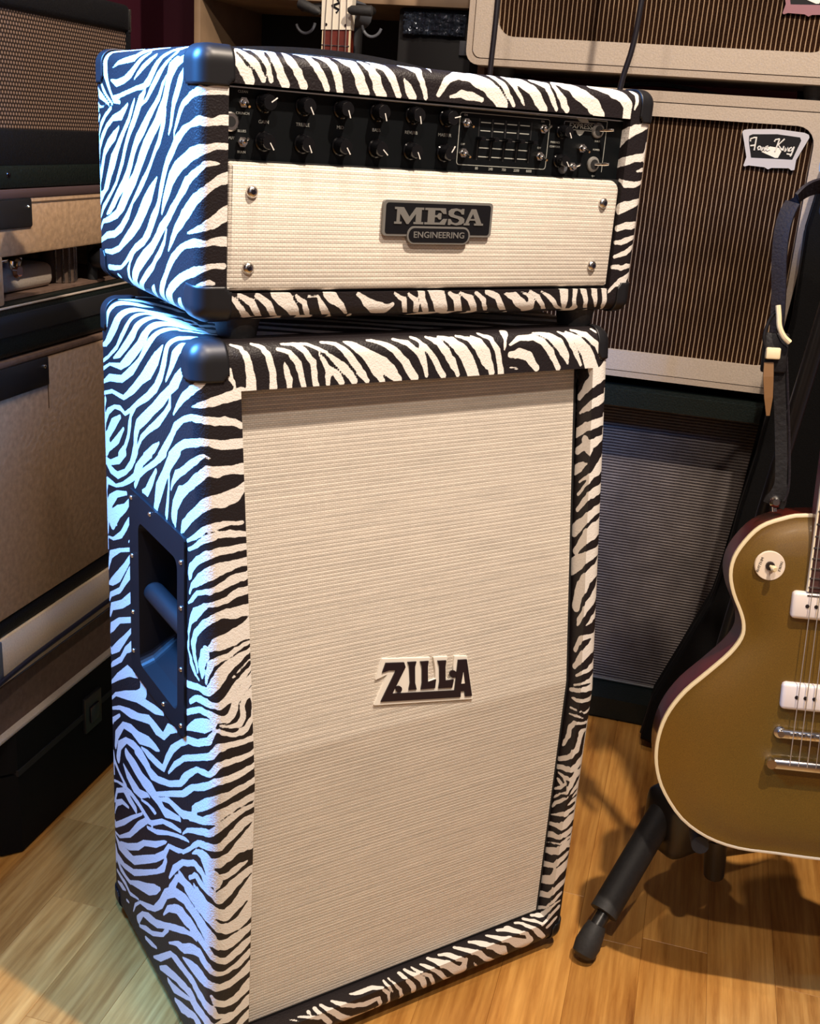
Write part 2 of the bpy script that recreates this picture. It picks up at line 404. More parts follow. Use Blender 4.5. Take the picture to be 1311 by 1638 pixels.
# zebra stripes: centre-line points on the surface (half millimetres) and half width (quarter millimetres)
STRIPES_CAB = '''28,681,1727,15 52,661,1727,28 78,627,1727,20 95,572,1727,17 109,518,1727,14 109,488,1727,10 117,478,1727,5
0,672,1666,8 0,665,1690,17 7,651,1713,22 20,641,1724,26 40,607,1727,31 54,567,1727,21 69,552,1727,5
0,708,1614,8 0,704,1615,8 0,680,1623,15 0,644,1649,25 0,606,1680,28 6,569,1712,26 20,547,1724,25 40,508,1727,21 66,458,1727,26 85,424,1727,13 88,404,1727,6 90,384,1727,16 95,374,1727,6 95,349,1727,5
0,707,1576,8 0,704,1577,8 0,665,1594,7 0,599,1630,10 0,563,1661,14 0,518,1697,13 11,502,1718,17 30,478,1727,13 49,443,1727,18 66,384,1727,17 71,374,1727,7 73,354,1727,16 78,344,1727,10 85,339,1727,16 93,329,1727,4 97,315,1727,20 107,315,1727,27 117,310,1727,15 121,295,1727,12
0,626,1599,3 0,580,1618,17 0,530,1649,21 0,479,1683,23 5,453,1710,24 19,438,1723,26 42,424,1727,25 57,359,1727,20 61,349,1727,19 66,334,1727,14 69,315,1727,9 71,295,1727,10 81,295,1727,16 85,280,1727,10 93,275,1727,10 97,260,1727,20 107,260,1727,15
0,707,1556,8 0,704,1558,8 0,655,1579,6 0,573,1591,15 0,515,1620,27 0,446,1661,25 0,402,1695,28 12,383,1719,29 30,359,1727,31 52,319,1727,27 54,300,1727,19 59,290,1727,18 64,280,1727,13 69,270,1727,14 76,260,1727,11 83,255,1727,25 90,245,1727,10 97,238,1727,6
0,705,1525,8 0,702,1527,8 0,658,1546,17 0,566,1563,17 0,489,1601,21 0,442,1632,12 0,394,1671,17 1,352,1701,16 11,329,1718,16 28,300,1727,16 33,285,1727,8 37,275,1727,16 45,270,1727,16 49,260,1727,10 57,250,1727,10 64,240,1727,10 73,238,1727,6 81,228,1727,10 88,220,1727,12
0,707,1497,8 0,704,1498,8 0,641,1517,9 0,554,1522,11 0,481,1560,20 0,427,1594,22 0,378,1623,35 0,332,1659,30 0,291,1695,4
69,161,1727,12 61,169,1727,17 54,175,1727,25 47,183,1727,23 40,191,1727,23 33,201,1727,21 26,210,1726,17 20,218,1724,14 16,228,1721,11 12,239,1719,14 3,259,1707,15 0,273,1687,20 0,284,1663,23 0,303,1630,22 0,337,1596,21 0,388,1565,18 0,453,1534,13 0,511,1503,10 0,546,1486,9 0,580,1491,12 0,624,1484,9 0,674,1460,16 0,703,1431,20 0,703,1407,8
24,151,1726,11 22,155,1725,11 17,164,1722,12 12,174,1719,12 7,187,1713,17 3,203,1707,24 0,228,1683,27 0,247,1656,16 0,275,1625,6
0,167,1680,6 0,176,1671,13 0,189,1659,20 0,215,1637,30 0,251,1611,20 0,299,1579,28 0,352,1546,24 0,403,1515,27 0,456,1484,26 0,473,1455,23 0,476,1428,22 0,486,1407,25 0,490,1397,25
0,250,1601,8 0,253,1577,14 0,282,1553,14 0,323,1524,19 0,389,1488,13 0,433,1460,13 0,457,1433,9 0,483,1407,15 0,488,1402,15
0,468,1522,5 0,505,1493,11 0,514,1469,19 0,525,1438,14 0,552,1404,14 0,583,1378,23 0,591,1371,23
30,116,1663,6 22,117,1659,9 16,119,1656,15 10,122,1649,16 5,127,1644,15 2,133,1639,19 0,151,1627,19 0,174,1615,19 0,192,1601,16 0,207,1589,13 0,231,1565,5
96,111,1632,23 87,111,1630,23 77,111,1627,21 66,110,1625,21 56,110,1623,18 44,110,1620,18 35,109,1618,18 24,111,1615,13 17,113,1613,13 10,117,1611,11 5,123,1608,5 1,132,1606,2
94,103,1567,12 89,103,1570,12 80,104,1575,13 68,104,1577,15 58,104,1579,18 49,104,1579,15 40,104,1579,17 30,105,1582,15 20,107,1582,15 13,111,1584,13 6,118,1584,15 0,131,1584,13 0,152,1577,13 0,178,1567,12 0,221,1541,19 0,243,1515,18 0,279,1481,22 0,308,1455,21 0,315,1449,21
98,98,1532,20 89,98,1532,20 77,98,1532,20 66,98,1532,20 51,98,1532,18 42,98,1534,18 33,99,1536,16 24,100,1539,13 17,103,1539,15 10,108,1539,15 4,115,1536,17 0,124,1534,16 0,146,1527,17 0,168,1520,18 0,188,1510,18 0,210,1498,19 0,243,1474,21 0,250,1469,21
0,317,1481,4 0,353,1457,19 0,408,1426,15 0,414,1423,15
0,695,1484,14 0,701,1464,4 0,703,1450,8
0,583,1469,11 0,588,1467,11 0,640,1436,30 0,678,1402,22 0,703,1371,59 0,660,1376,16 0,605,1409,21 0,562,1445,8 0,559,1447,8
75,118,1680,5 75,116,1671,7 75,115,1661,10 80,114,1654,8 82,113,1647,5 84,112,1639,3
0,550,1391,15 0,555,1388,15 0,599,1359,18 0,664,1335,13 0,703,1328,19 0,711,1326,19
0,472,1421,26 0,479,1412,26 0,508,1376,19 0,552,1344,14 0,611,1318,17 0,666,1316,19 0,700,1323,5 0,703,1323,5
0,372,1439,17 0,379,1436,17 0,426,1409,20 0,467,1376,24 0,487,1352,16 0,527,1330,14 0,576,1306,10 0,626,1287,8 0,694,1280,18 0,702,1251,8
0,283,1469,20 0,290,1464,20 0,348,1426,14 0,406,1395,12 0,451,1368,14 0,478,1337,14 0,482,1333,14
0,204,1496,26 0,213,1488,26 0,254,1455,29 0,286,1416,29 0,321,1373,39 0,339,1332,23 0,343,1323,23
0,258,1433,8 0,259,1402,8 0,265,1371,12 0,274,1332,16 0,273,1325,9
24,96,1508,5 19,99,1510,5 14,101,1512,8 8,106,1508,10 3,113,1500,14 0,127,1491,16 0,147,1479,17 0,170,1464,17 0,192,1452,16 0,214,1440,21 0,237,1416,11 0,246,1397,4
101,91,1481,23 91,91,1481,23 80,91,1481,18 68,91,1481,15 58,91,1481,18 49,91,1481,18 40,91,1479,23 28,92,1481,20 19,95,1484,18 12,98,1476,19 7,102,1469,20 2,110,1462,22 0,124,1450,23 0,142,1438,20 0,157,1428,21 0,175,1416,24 0,191,1407,32 0,222,1371,29 0,229,1342,31 0,221,1325,7
96,87,1447,14 91,86,1443,14 87,85,1438,19 80,85,1433,23 73,84,1428,29 66,84,1426,29 56,83,1424,29 49,83,1421,31 40,83,1421,28 30,83,1421,25 22,85,1419,24 13,89,1414,24 7,94,1407,21 3,100,1400,20 0,108,1392,21 0,126,1380,22 0,142,1368,23 0,155,1356,22 0,171,1344,24 0,177,1335,19 0,184,1325,7 0,186,1323,7
88,76,1371,8 84,76,1371,8 75,76,1371,7 66,77,1373,7 56,77,1373,10 49,77,1373,13 40,76,1371,13 33,76,1371,15 24,78,1368,16 17,80,1366,16 11,84,1364,12 4,91,1354,13 0,106,1342,12 0,124,1332,9 0,149,1318,7 0,151,1317,7
96,73,1346,10 91,73,1347,10 82,73,1349,12 73,73,1349,13 61,74,1352,15 51,74,1352,13 42,74,1352,13 33,74,1352,13 26,75,1349,16 19,77,1347,16 12,81,1344,16 5,87,1337,11 0,100,1325,11 0,120,1313,8 0,142,1301,7 0,145,1300,7
99,70,1320,13 94,70,1320,13 84,70,1320,15 75,70,1320,13 66,69,1318,15 56,69,1318,15 44,69,1318,15 35,69,1318,16 28,70,1316,16 20,72,1313,16 13,75,1311,19 8,80,1306,18 3,85,1301,16 0,98,1292,18 0,115,1277,18 0,131,1263,21 0,136,1248,21 0,139,1237,8
101,65,1289,18 94,65,1289,18 84,65,1289,15 77,65,1287,16 68,65,1287,18 58,65,1284,21 49,65,1284,23 40,64,1282,26 30,64,1280,27 24,65,1277,28 16,69,1272,28 10,72,1268,25 5,77,1263,24 1,85,1256,24 0,104,1241,18 0,125,1227,11 0,132,1215,8 0,138,1205,7
100,62,1263,15 94,62,1260,15 87,61,1258,18 77,61,1258,18 70,61,1256,21 58,61,1253,20 49,60,1248,17 37,59,1244,17 30,59,1241,14 22,61,1239,11 14,64,1234,13 8,70,1234,10 2,79,1229,10 0,95,1222,10 0,111,1208,11 0,123,1196,11 0,144,1179,4
102,58,1231,15 96,57,1229,15 87,57,1227,16 77,57,1227,18 68,57,1225,16 58,56,1220,15 51,55,1215,14 40,55,1213,13 28,55,1210,13 19,58,1208,10 9,65,1205,8 7,66,1205,8
0,546,1293,9 0,550,1292,9 0,619,1268,17 0,671,1234,32 0,700,1198,32 0,699,1141,8
0,700,1246,4 0,700,1229,9 0,700,1203,8
0,514,1288,13 0,519,1284,13 0,561,1251,20 0,611,1225,33 0,664,1186,50 0,631,1186,7 0,627,1186,7
0,517,1243,12 0,521,1239,12 0,553,1208,18 0,592,1172,17 0,657,1138,8 0,699,1129,4 0,701,1097,8
0,517,1189,4 0,536,1174,5
0,517,1161,9 0,520,1160,9 0,607,1126,10 0,679,1088,21 0,701,1045,8 0,703,1041,8
0,521,1140,15 0,526,1136,15 0,570,1095,20 0,619,1052,29 0,673,1016,21 0,699,1001,8 0,702,1000,8
0,521,1105,26 0,529,1097,26 0,571,1057,19 0,613,1016,14 0,687,975,13 0,700,956,8 0,703,953,8
0,524,1034,25 0,533,1028,25 0,594,987,21 0,680,944,20 0,698,910,8
0,339,1411,11 0,343,1407,11 0,370,1376,21 0,400,1344,22 0,426,1337,8 0,429,1336,8
0,521,975,14 0,526,973,14 0,621,930,15 0,684,884,25 0,698,865,8 0,700,862,8
0,526,945,11 0,530,942,11 0,580,898,17 0,636,850,27 0,693,810,16 0,697,814,8 0,700,817,8
0,517,907,25 0,526,901,25 0,572,870,17 0,614,824,14 0,683,778,13 0,700,764,8 0,702,762,8
0,488,837,12 0,493,836,12 0,556,819,29 0,640,762,19 0,700,716,8 0,702,714,8
0,460,837,16 0,454,834,16 0,442,826,47 0,458,807,22 0,505,776,19 0,512,771,19
0,700,668,8 0,697,671,8 0,666,697,10 0,580,738,23 0,498,776,30 0,436,790,22 0,364,810,23 0,308,829,11 0,304,830,11
0,697,639,8 0,635,673,11 0,549,702,25 0,479,728,19 0,402,762,23 0,357,762,31 0,301,771,17 0,264,812,25 0,223,831,12 0,218,833,12
0,634,651,9 0,637,649,9 0,693,606,14 0,697,594,8
0,678,531,12 0,664,575,26 0,606,637,17 0,541,661,25 0,481,668,32 0,405,699,27 0,357,709,19 0,328,716,2
0,658,506,26 0,654,517,26 0,642,555,26 0,585,603,16 0,522,623,24 0,462,630,30 0,424,623,33 0,410,620,33
0,462,651,6 0,414,659,20 0,349,671,21 0,304,682,16 0,277,726,20 0,244,769,20 0,192,814,14 0,168,831,16 0,146,848,17 0,116,860,18 0,85,874,16 0,54,894,16 3,34,906,17 6,31,915,13 11,26,927,8 12,25,930,8
0,270,690,6 0,227,738,14 0,196,764,13 0,169,788,13 0,141,805,14 0,112,822,14 0,85,838,14 0,61,853,14 1,37,867,15 6,25,874,16 9,22,882,16 14,19,889,16 19,17,896,17 26,14,896,18 35,13,898,13 42,13,898,13 54,13,898,13 63,13,898,13 75,13,898,11 84,13,901,13 94,13,901,13 96,14,906,8 98,15,909,8
107,52,1186,25 96,52,1186,25 89,52,1186,25 77,52,1186,23 68,51,1184,25 58,51,1184,23 47,52,1186,20 37,52,1186,16 30,52,1184,16 24,53,1181,17 17,55,1177,15 11,58,1172,14 6,64,1167,16 1,72,1157,16 0,85,1143,16 0,104,1126,18 0,107,1117,21 0,112,1105,21 0,116,1095,25 0,112,1085,22 0,111,1076,17 0,106,1069,20 0,100,1061,15 0,95,1054,13 0,91,1045,10
4,68,1202,14 3,72,1198,14 0,84,1186,20 0,107,1169,28 0,121,1155,21 0,132,1141,13 0,137,1126,11 0,143,1112,10 0,141,1100,4 0,144,1085,11 0,145,1071,7 0,137,1064,10 0,129,1057,15 0,126,1047,18 0,114,1040,17 0,104,1033,12 0,94,1030,6 0,82,1028,6
107,48,1159,35 96,47,1148,35 91,46,1143,40 82,46,1141,36 75,45,1138,33 66,45,1136,33 58,44,1131,34 49,44,1129,32 37,44,1126,32 26,44,1124,30 20,46,1119,20 12,50,1114,14 8,53,1107,4
0,66,1045,12 0,68,1057,25 0,73,1066,28 0,66,1081,25 2,62,1095,28 3,60,1107,11 4,59,1112,11
98,42,1117,5 96,42,1117,5 89,42,1114,9 80,42,1112,8 73,41,1107,8 63,41,1105,11 56,40,1100,11 49,39,1095,10 37,39,1093,13 26,40,1090,14 19,42,1085,15 11,46,1081,15 9,47,1069,13 5,50,1054,10 4,51,1047,8 3,51,1037,6 3,51,1035,6
98,40,1102,7 96,40,1100,7 91,39,1095,9 82,39,1093,11 73,38,1088,17 66,38,1083,20 56,37,1078,21 47,37,1073,25 42,36,1069,26 35,35,1064,26 30,35,1057,28 26,34,1049,26 20,36,1042,26 17,36,1035,24 10,40,1025,21 6,44,1016,16 1,54,1016,19 0,67,1013,16 0,87,1009,14 0,116,997,15 0,145,987,16 0,151,985,16
96,37,1078,3 87,37,1073,3 80,36,1066,3 73,35,1061,3 66,34,1054,4
58,33,1047,6 54,33,1045,1
96,36,1067,1 96,36,1066,1 94,34,1057,8 87,34,1052,10 80,33,1045,12 73,32,1037,12 66,31,1033,12 61,30,1025,16 54,29,1018,14 49,28,1009,18 44,27,1001,19 37,26,997,18 30,26,992,16 24,27,987,15 16,31,989,13 9,37,989,13 3,47,992,18 0,64,989,18 0,84,982,16 0,101,975,13 0,114,965,13 0,129,953,11 0,133,950,11
97,33,1044,9 96,32,1040,9 94,31,1033,21 87,30,1028,21 80,30,1021,19 73,29,1013,16 68,27,1004,19 61,26,997,16 58,25,989,16 56,24,980,16 54,23,973,18 49,22,965,19 42,21,958,18 33,21,958,15 24,23,958,15 17,27,963,14 11,31,965,16 6,38,968,16 2,46,968,14 0,61,965,16 0,81,958,13 0,100,946,13 0,124,932,13 0,146,918,13 0,151,914,13
96,29,1017,3 96,29,1016,3 94,28,1009,12 87,27,1001,14 80,26,994,11 75,25,985,11 73,23,975,10 75,22,963,12 75,21,953,13 70,20,946,14 66,19,939,14 54,19,939,10 44,19,939,7 35,19,942,5 26,20,944,5 24,21,944,5
96,26,998,8 96,26,994,8 96,24,982,1 96,23,973,2 96,21,961,5 96,20,949,6 91,19,942,12 84,18,932,12 80,17,925,14 70,16,922,17 63,16,920,11 56,16,918,10 47,16,920,9 37,17,925,8 30,17,927,10 22,20,932,8 14,25,934,6 12,26,935,6
0,156,870,7 0,153,872,7 0,127,891,17 0,98,910,27 0,76,922,30 0,56,932,32 3,40,942,27 8,32,946,22 12,28,949,13 19,24,951,2
0,511,610,14 0,505,611,14 0,443,620,28 0,395,615,31 0,340,630,18 0,261,666,15 0,191,709,15 0,177,726,20 0,162,742,21 0,145,759,17 0,117,783,15 0,91,805,12 0,66,814,14 0,43,824,15 3,26,829,13 7,19,838,14 12,15,848,14 17,12,855,15 24,9,858,13 33,8,860,16 42,8,860,13 49,8,862,13 58,8,862,13 68,8,862,13 80,9,865,11 91,9,867,11 96,10,872,8 99,10,875,8
0,583,563,30 0,570,563,30 0,517,563,41 0,457,560,37 0,390,570,41 0,342,570,29 0,297,565,26 0,244,589,18 0,201,608,13 0,195,610,13
0,365,575,10 0,361,577,10 0,244,649,14 0,177,690,15 0,155,709,17 0,136,726,17 0,114,745,14 0,83,764,15 0,54,783,17 0,30,800,15 5,18,810,16 11,12,817,16 19,7,819,15 28,4,822,15 37,3,822,16 47,3,824,16 58,4,826,16 70,4,829,14 80,4,834,14 91,5,836,11 96,5,841,8 99,6,843,8
0,328,583,7 0,325,584,7 0,270,615,15 0,220,625,19 0,177,635,21 0,143,654,17 0,114,671,17 0,105,687,30 0,97,702,19 0,66,726,22 0,37,750,24 3,22,762,23 9,12,771,21 16,6,776,21 24,2,781,21 33,0,783,18 42,0,786,16 51,0,790,17 61,0,793,16 73,0,795,14 82,0,800,13 91,0,802,13 96,1,805,13 101,1,807,13
0,136,655,19 0,129,659,19 0,105,671,18 0,76,685,18 0,52,697,16 1,26,716,21 8,13,723,26 12,9,730,24 19,4,738,23 24,2,742,22 33,0,745,22 40,0,747,22 49,0,752,20 58,0,754,16 70,0,757,19 80,0,762,17 91,0,764,19 96,0,771,5 97,0,773,5
0,177,582,4 0,160,599,7 0,145,613,11 0,114,632,12 0,81,651,15 0,57,666,16 0,30,680,18 4,19,685,15 11,9,697,16 19,4,706,17 24,2,711,17 30,0,716,18 37,0,721,18 47,0,726,18 56,0,730,14 66,0,735,14 75,0,738,11 84,0,740,11 94,0,742,8 96,0,747,8 98,0,750,8
0,177,531,9 0,174,534,9 0,150,555,9 0,126,577,9 0,105,599,12 0,81,620,14 0,59,632,17 0,37,642,17 3,22,649,18 10,10,651,17 19,4,654,18 26,1,663,15 35,0,671,18 42,0,675,19 47,0,682,23 54,0,687,21 61,0,694,24 68,0,702,21 77,0,706,23 84,0,709,19 94,0,711,18 96,0,718,3 96,0,720,3
103,0,688,29 96,0,678,29 91,0,671,34 84,0,663,35 77,0,656,32 70,0,651,32 63,0,647,27 56,0,639,25 47,0,632,21 40,0,625,23 30,0,623,22 24,2,618,22 17,5,613,26 10,10,611,24 5,17,608,25 0,30,611,33 0,49,608,25 0,71,599,19 0,90,591,11 0,119,567,3
102,0,641,14 96,0,639,14 89,0,637,17 82,0,635,10 73,0,632,8 63,0,632,7 60,0,632,7
0,61,589,7 0,49,589,17 0,40,587,24 0,30,584,30 3,22,579,36 6,16,575,38 9,12,567,39 11,9,560,27 14,7,553,17 11,9,541,4
7,11,570,18 13,8,572,18 22,3,575,16 33,0,577,16 42,0,579,14 49,0,584,18 58,0,589,17 66,0,594,14 75,0,596,9 84,0,601,3
0,134,490,10 0,131,493,10 0,114,507,10 0,100,522,13 0,81,524,23 0,66,524,21 0,45,527,16 1,28,527,11 5,17,524,8 6,14,523,8
0,268,395,6 0,234,445,19 0,177,503,14 0,150,519,15 0,129,534,13 0,105,551,15 0,88,553,21 0,73,555,19 0,59,558,22 0,47,553,28 0,35,548,25 1,28,541,17 3,20,536,17 7,14,529,20 12,9,524,20 19,4,517,25 24,2,524,24 28,1,529,31 37,0,536,30 44,0,543,26 51,0,551,27 61,0,555,25 68,0,563,21 77,0,567,21 84,0,572,20 91,0,575,20 96,0,582,5 97,0,584,5
0,224,429,10 0,220,431,10 0,193,440,14 0,167,452,22 0,155,450,33 0,141,450,33 0,129,447,30 0,109,450,28 0,95,450,30 0,78,452,28 0,61,455,28 0,42,457,28 1,28,457,24 6,16,455,21 12,9,447,21 17,3,442,21
0,105,491,9 0,93,488,14 0,81,488,25 0,71,486,27 0,54,488,30 0,42,488,32 1,28,488,28 4,19,488,28 9,12,483,29 13,8,479,29 24,2,476,27 35,0,471,31 42,0,479,30 49,0,483,29 56,0,488,27 63,0,495,31 70,0,503,31 77,0,510,34 84,0,515,43 91,0,519,49 96,0,527,46 107,0,543,46
0,494,158,9 0,491,160,9 0,438,186,17 0,378,222,15 0,328,275,25 0,292,330,25 0,239,376,27 0,174,407,24 0,157,409,34 0,141,412,34 0,129,412,30 0,109,414,33 0,95,414,30 0,78,416,28 0,66,418,28
0,208,439,17 0,213,433,17 0,253,376,22 0,259,368,22
0,551,85,4 0,532,121,9 0,491,160,7 0,489,162,7
0,581,163,9 0,577,164,9 0,501,208,23 0,426,248,31 0,369,289,26 0,337,313,9 0,334,316,9
0,697,164,8 0,657,153,19 0,609,157,13 0,577,164,13 0,572,166,13
0,698,206,8 0,697,203,8 0,688,174,27 0,621,186,17 0,541,220,18 0,445,287,15 0,354,354,12 0,309,395,19 0,292,428,15 0,289,434,15
0,697,236,8 0,664,224,27 0,604,239,28 0,539,260,23 0,445,328,22 0,366,385,19 0,299,443,18 0,270,486,12 0,208,515,13 0,189,527,10 0,167,539,8 0,148,555,7 0,129,572,7 0,126,574,7
0,651,242,9 0,647,244,9 0,582,275,18 0,503,328,19 0,453,373,15 0,364,428,16 0,297,479,9 0,282,491,2
0,697,246,8 0,659,256,8 0,568,323,15 0,491,402,21 0,429,457,16 0,390,474,13 0,313,529,12 0,244,560,14 0,193,579,9 0,190,581,9
0,425,439,8 0,421,440,8 0,354,471,13 0,280,517,10 0,210,555,9 0,184,567,9 0,160,579,9 0,136,587,3
0,697,284,8 0,697,270,15 0,621,328,16 0,541,395,11 0,467,452,7 0,465,454,7
0,697,311,8 0,697,313,2 0,678,354,18 0,630,388,14 0,575,404,8
0,697,347,8 0,673,397,13 0,616,433,13 0,573,435,27 0,527,435,22 0,517,435,22
0,697,414,8 0,673,426,6 0,618,447,9 0,549,462,16 0,491,467,17 0,441,467,17 0,395,469,14 0,389,469,14
0,611,515,7 0,580,503,28 0,529,498,36 0,479,505,24 0,417,539,10 0,405,539,5
0,469,493,6 0,417,512,9 0,371,519,14 0,357,524,3
0,697,510,5 0,690,481,17 0,647,467,13 0,592,459,14
0,697,479,8 0,695,438,10
0,688,124,11 0,657,126,13 0,613,131,15 0,577,126,11 0,503,160,5
0,683,90,7 0,645,100,19 0,616,109,6
0,609,81,7 0,589,88,7
0,697,156,8 0,697,153,8 0,697,148,8
0,191,453,28 0,179,455,28 0,162,457,24 0,143,462,23 0,124,467,25 0,109,467,30 0,95,467,28 0,78,469,28 0,64,469,30 0,49,469,30 0,33,471,30 1,26,467,30 4,19,459,25 7,14,452,22 13,8,445,20 20,3,438,23 28,1,438,24 40,0,433,29 51,0,435,31 63,0,438,33 73,0,445,33 80,0,452,34 87,0,462,34 94,0,471,34 102,0,483,34
0,230,379,26 0,220,383,26 0,196,392,24 0,172,404,25 0,155,407,34 0,138,409,32 0,124,412,34 0,109,412,32 0,93,414,35 0,78,414,40 0,66,414,40 0,52,414,45 0,40,414,47 0,30,412,45 3,22,407,41 5,17,400,33 11,9,397,25 19,4,390,23 26,1,392,27 37,0,390,30 47,0,392,30 54,0,397,30 63,0,400,28 73,0,407,23 84,0,412,20 94,0,419,14 99,0,422,14
0,311,253,4 0,275,299,16 0,222,337,23 0,196,347,34 0,172,354,42 0,157,356,37 0,141,361,34 0,121,366,36 0,107,366,37 0,93,368,34 0,78,368,30 0,61,371,30 0,47,371,28 0,30,373,27 2,24,368,23 4,19,364,20 8,13,356,17 13,8,354,17 19,4,349,15 28,1,347,17 37,0,344,18 47,0,349,20 56,0,356,20 66,0,361,23 73,0,366,21 80,0,373,21 87,0,378,18 94,0,383,14 99,0,386,14
0,511,88,22 0,505,95,22 0,472,136,13 0,421,162,26 0,364,186,22 0,292,234,16 0,222,280,18 0,191,299,17 0,165,316,16 0,138,330,11 0,117,342,12 0,102,344,8 0,88,347,6
0,499,76,8 0,496,78,8 0,443,109,16 0,395,131,13 0,318,186,11 0,282,229,12 0,279,233,12
0,450,74,11 0,445,76,11 0,407,90,15 0,364,109,7
0,272,197,5 0,270,198,5 0,222,234,12 0,198,246,22 0,172,258,23 0,148,277,23 0,124,296,25 0,100,311,25 0,76,323,23 0,61,325,34 0,49,325,32 0,37,325,30 2,24,323,24 6,16,316,18 11,9,313,14 17,5,311,13 24,2,311,12 33,0,311,10 42,0,313,13 51,0,318,13 63,0,320,17 70,0,325,18 77,0,332,16 84,0,337,18 91,0,344,14 96,0,349,14
0,386,62,7 0,383,64,7 0,340,95,18 0,258,174,15 0,213,188,26 0,198,191,25 0,179,196,24 0,165,198,24 0,145,203,22 0,131,205,24 0,114,210,25 0,102,208,32 0,88,208,30 0,76,205,30 0,61,208,27 0,49,208,32 0,37,208,30 2,24,208,25 7,14,203,28 12,9,196,18 17,5,188,16 26,1,188,12 35,0,184,12 44,0,186,10 56,0,186,5 66,0,188,5 77,0,191,2
0,177,227,4 0,153,236,15 0,131,244,24 0,112,251,30 0,95,256,33 0,76,263,38 0,59,268,36 0,45,272,35 0,30,275,28 4,19,277,19 10,10,277,15 17,5,277,12 24,2,277,7 35,0,280,10 47,0,280,10 56,0,284,11 63,0,289,9 73,0,294,11 80,0,301,12 87,0,306,12 94,0,313,12 97,0,317,12
-1,31,270,13 1,26,270,13 7,14,270,11 14,7,265,10 24,2,268,10 35,0,268,8 47,0,270,11 56,0,275,11 66,0,280,11 75,0,284,11 84,0,289,12 91,0,294,11 95,0,297,11
0,337,66,12 0,333,69,12 0,285,100,27 0,222,129,23 0,198,136,26 0,169,148,24 0,155,153,24 0,138,157,22 0,121,162,30 0,112,157,41 0,100,155,41 0,90,153,34 0,73,157,30 0,59,160,30 0,42,164,30 1,28,164,32 3,20,160,25 6,11,154,25
0,277,75,15 0,270,76,15 0,241,81,24 0,181,112,16 0,155,126,13 0,129,141,9 0,119,141,12 0,107,141,7
0,227,55,13 0,222,57,13 0,189,66,30 0,167,78,26 0,145,88,25 0,126,100,20 0,105,112,19 0,90,114,28 0,73,117,28 0,61,118,28
7,13,244,8 9,12,241,8 12,9,234,12 17,5,227,19 26,1,224,17 37,0,220,17 49,0,222,21 61,0,224,20 68,0,232,21 77,0,236,21 84,0,244,26 91,0,251,28 100,0,259,28
97,0,211,26 89,0,203,26 82,0,196,23 73,0,191,20 66,0,184,18 58,0,179,16 51,0,174,17 44,0,172,18 30,0,172,13 20,3,167,8 17,4,165,8
99,0,168,21 91,0,162,21 82,0,155,19 75,0,148,17 70,0,142,17
83,139,1723,5 93,135,1720,8 102,132,1718,9 103,127,1712,10 108,124,1707,13 110,122,1701,15 113,119,1692,14 115,118,1683,16 115,117,1676,16 118,116,1664,18 118,114,1654,21 118,113,1642,21 118,111,1633,21
128,139,1723,7 131,137,1722,7 141,134,1720,9 149,130,1716,11 151,126,1710,13 156,123,1705,13 158,121,1699,14 161,119,1687,14 163,117,1678,14 166,116,1668,14 166,115,1661,14 166,114,1652,14 166,113,1642,16 166,112,1635,16
181,127,1713,8 185,127,1712,8 197,125,1709,10 206,123,1705,10 211,120,1697,13 218,119,1690,13 223,118,1683,14 225,117,1673,14 228,116,1664,12 230,114,1652,12 233,113,1642,11 234,112,1637,11
191,136,1721,5 200,135,1720,6 210,135,1720,7 220,134,1720,11 225,130,1715,9 233,127,1712,13 240,124,1707,12 245,121,1699,13 249,119,1692,12 257,118,1685,14 257,117,1673,11 259,116,1664,14 259,114,1654,12 261,113,1642,13 263,112,1636,13
192,119,1687,2 194,117,1678,9 197,116,1668,12 199,115,1659,13 202,114,1652,14 202,113,1642,11 202,112,1637,11
224,136,1721,5 234,135,1720,6 244,134,1720,7 251,132,1718,8 261,129,1714,8 271,126,1710,8 278,124,1707,6 288,122,1703,6 290,122,1702,6
271,122,1703,3 273,120,1697,5 278,119,1690,8 283,118,1683,10 288,117,1673,12 293,116,1664,14 290,114,1652,12 290,113,1642,9 290,112,1638,9
283,117,1677,6 285,117,1676,6 293,116,1671,10 302,116,1664,11 309,115,1659,14 314,114,1652,15 319,113,1645,13 322,112,1640,13
288,121,1701,6 290,121,1699,6 300,119,1692,10 309,118,1685,13 317,117,1678,15 324,117,1673,18 331,116,1666,19 336,115,1661,16 343,114,1654,17 348,113,1647,15 352,112,1641,15
282,136,1721,6 294,135,1720,7 304,133,1719,8 314,131,1717,10 321,127,1712,12 329,124,1707,13 336,121,1699,16 343,119,1692,16 348,118,1685,17 355,117,1676,16 362,116,1668,16 367,115,1659,17 374,114,1652,16 381,113,1642,10 384,112,1639,10
335,135,1720,5 342,132,1718,10 350,130,1715,15 357,127,1712,18 367,123,1705,20 377,121,1699,23 386,119,1692,26 398,118,1685,28 410,117,1678,30 422,117,1673,30 429,116,1666,30 439,115,1659,29 446,114,1652,26 453,113,1645,19 460,112,1638,19
387,118,1684,16 391,117,1678,16 396,116,1671,16 401,116,1664,18 405,115,1657,18 413,114,1649,16 417,113,1642,13 421,112,1637,13
390,136,1721,5 402,135,1720,8 411,132,1718,8 422,130,1715,10 432,127,1712,12 441,124,1707,14 451,122,1701,15 458,120,1695,16 465,119,1687,16 472,118,1680,16 480,117,1673,18 484,116,1664,19 489,115,1657,19 496,113,1647,19 502,112,1640,19
455,136,1721,7 464,133,1719,7 475,130,1716,10 487,128,1713,13 494,124,1707,12 504,121,1699,11 513,119,1692,13 518,118,1683,12 523,117,1673,12 528,116,1664,11 530,115,1659,11
519,123,1705,9 520,122,1701,9 523,119,1692,9 525,118,1683,12 528,116,1671,11 530,115,1659,11 532,113,1647,9 533,113,1643,9
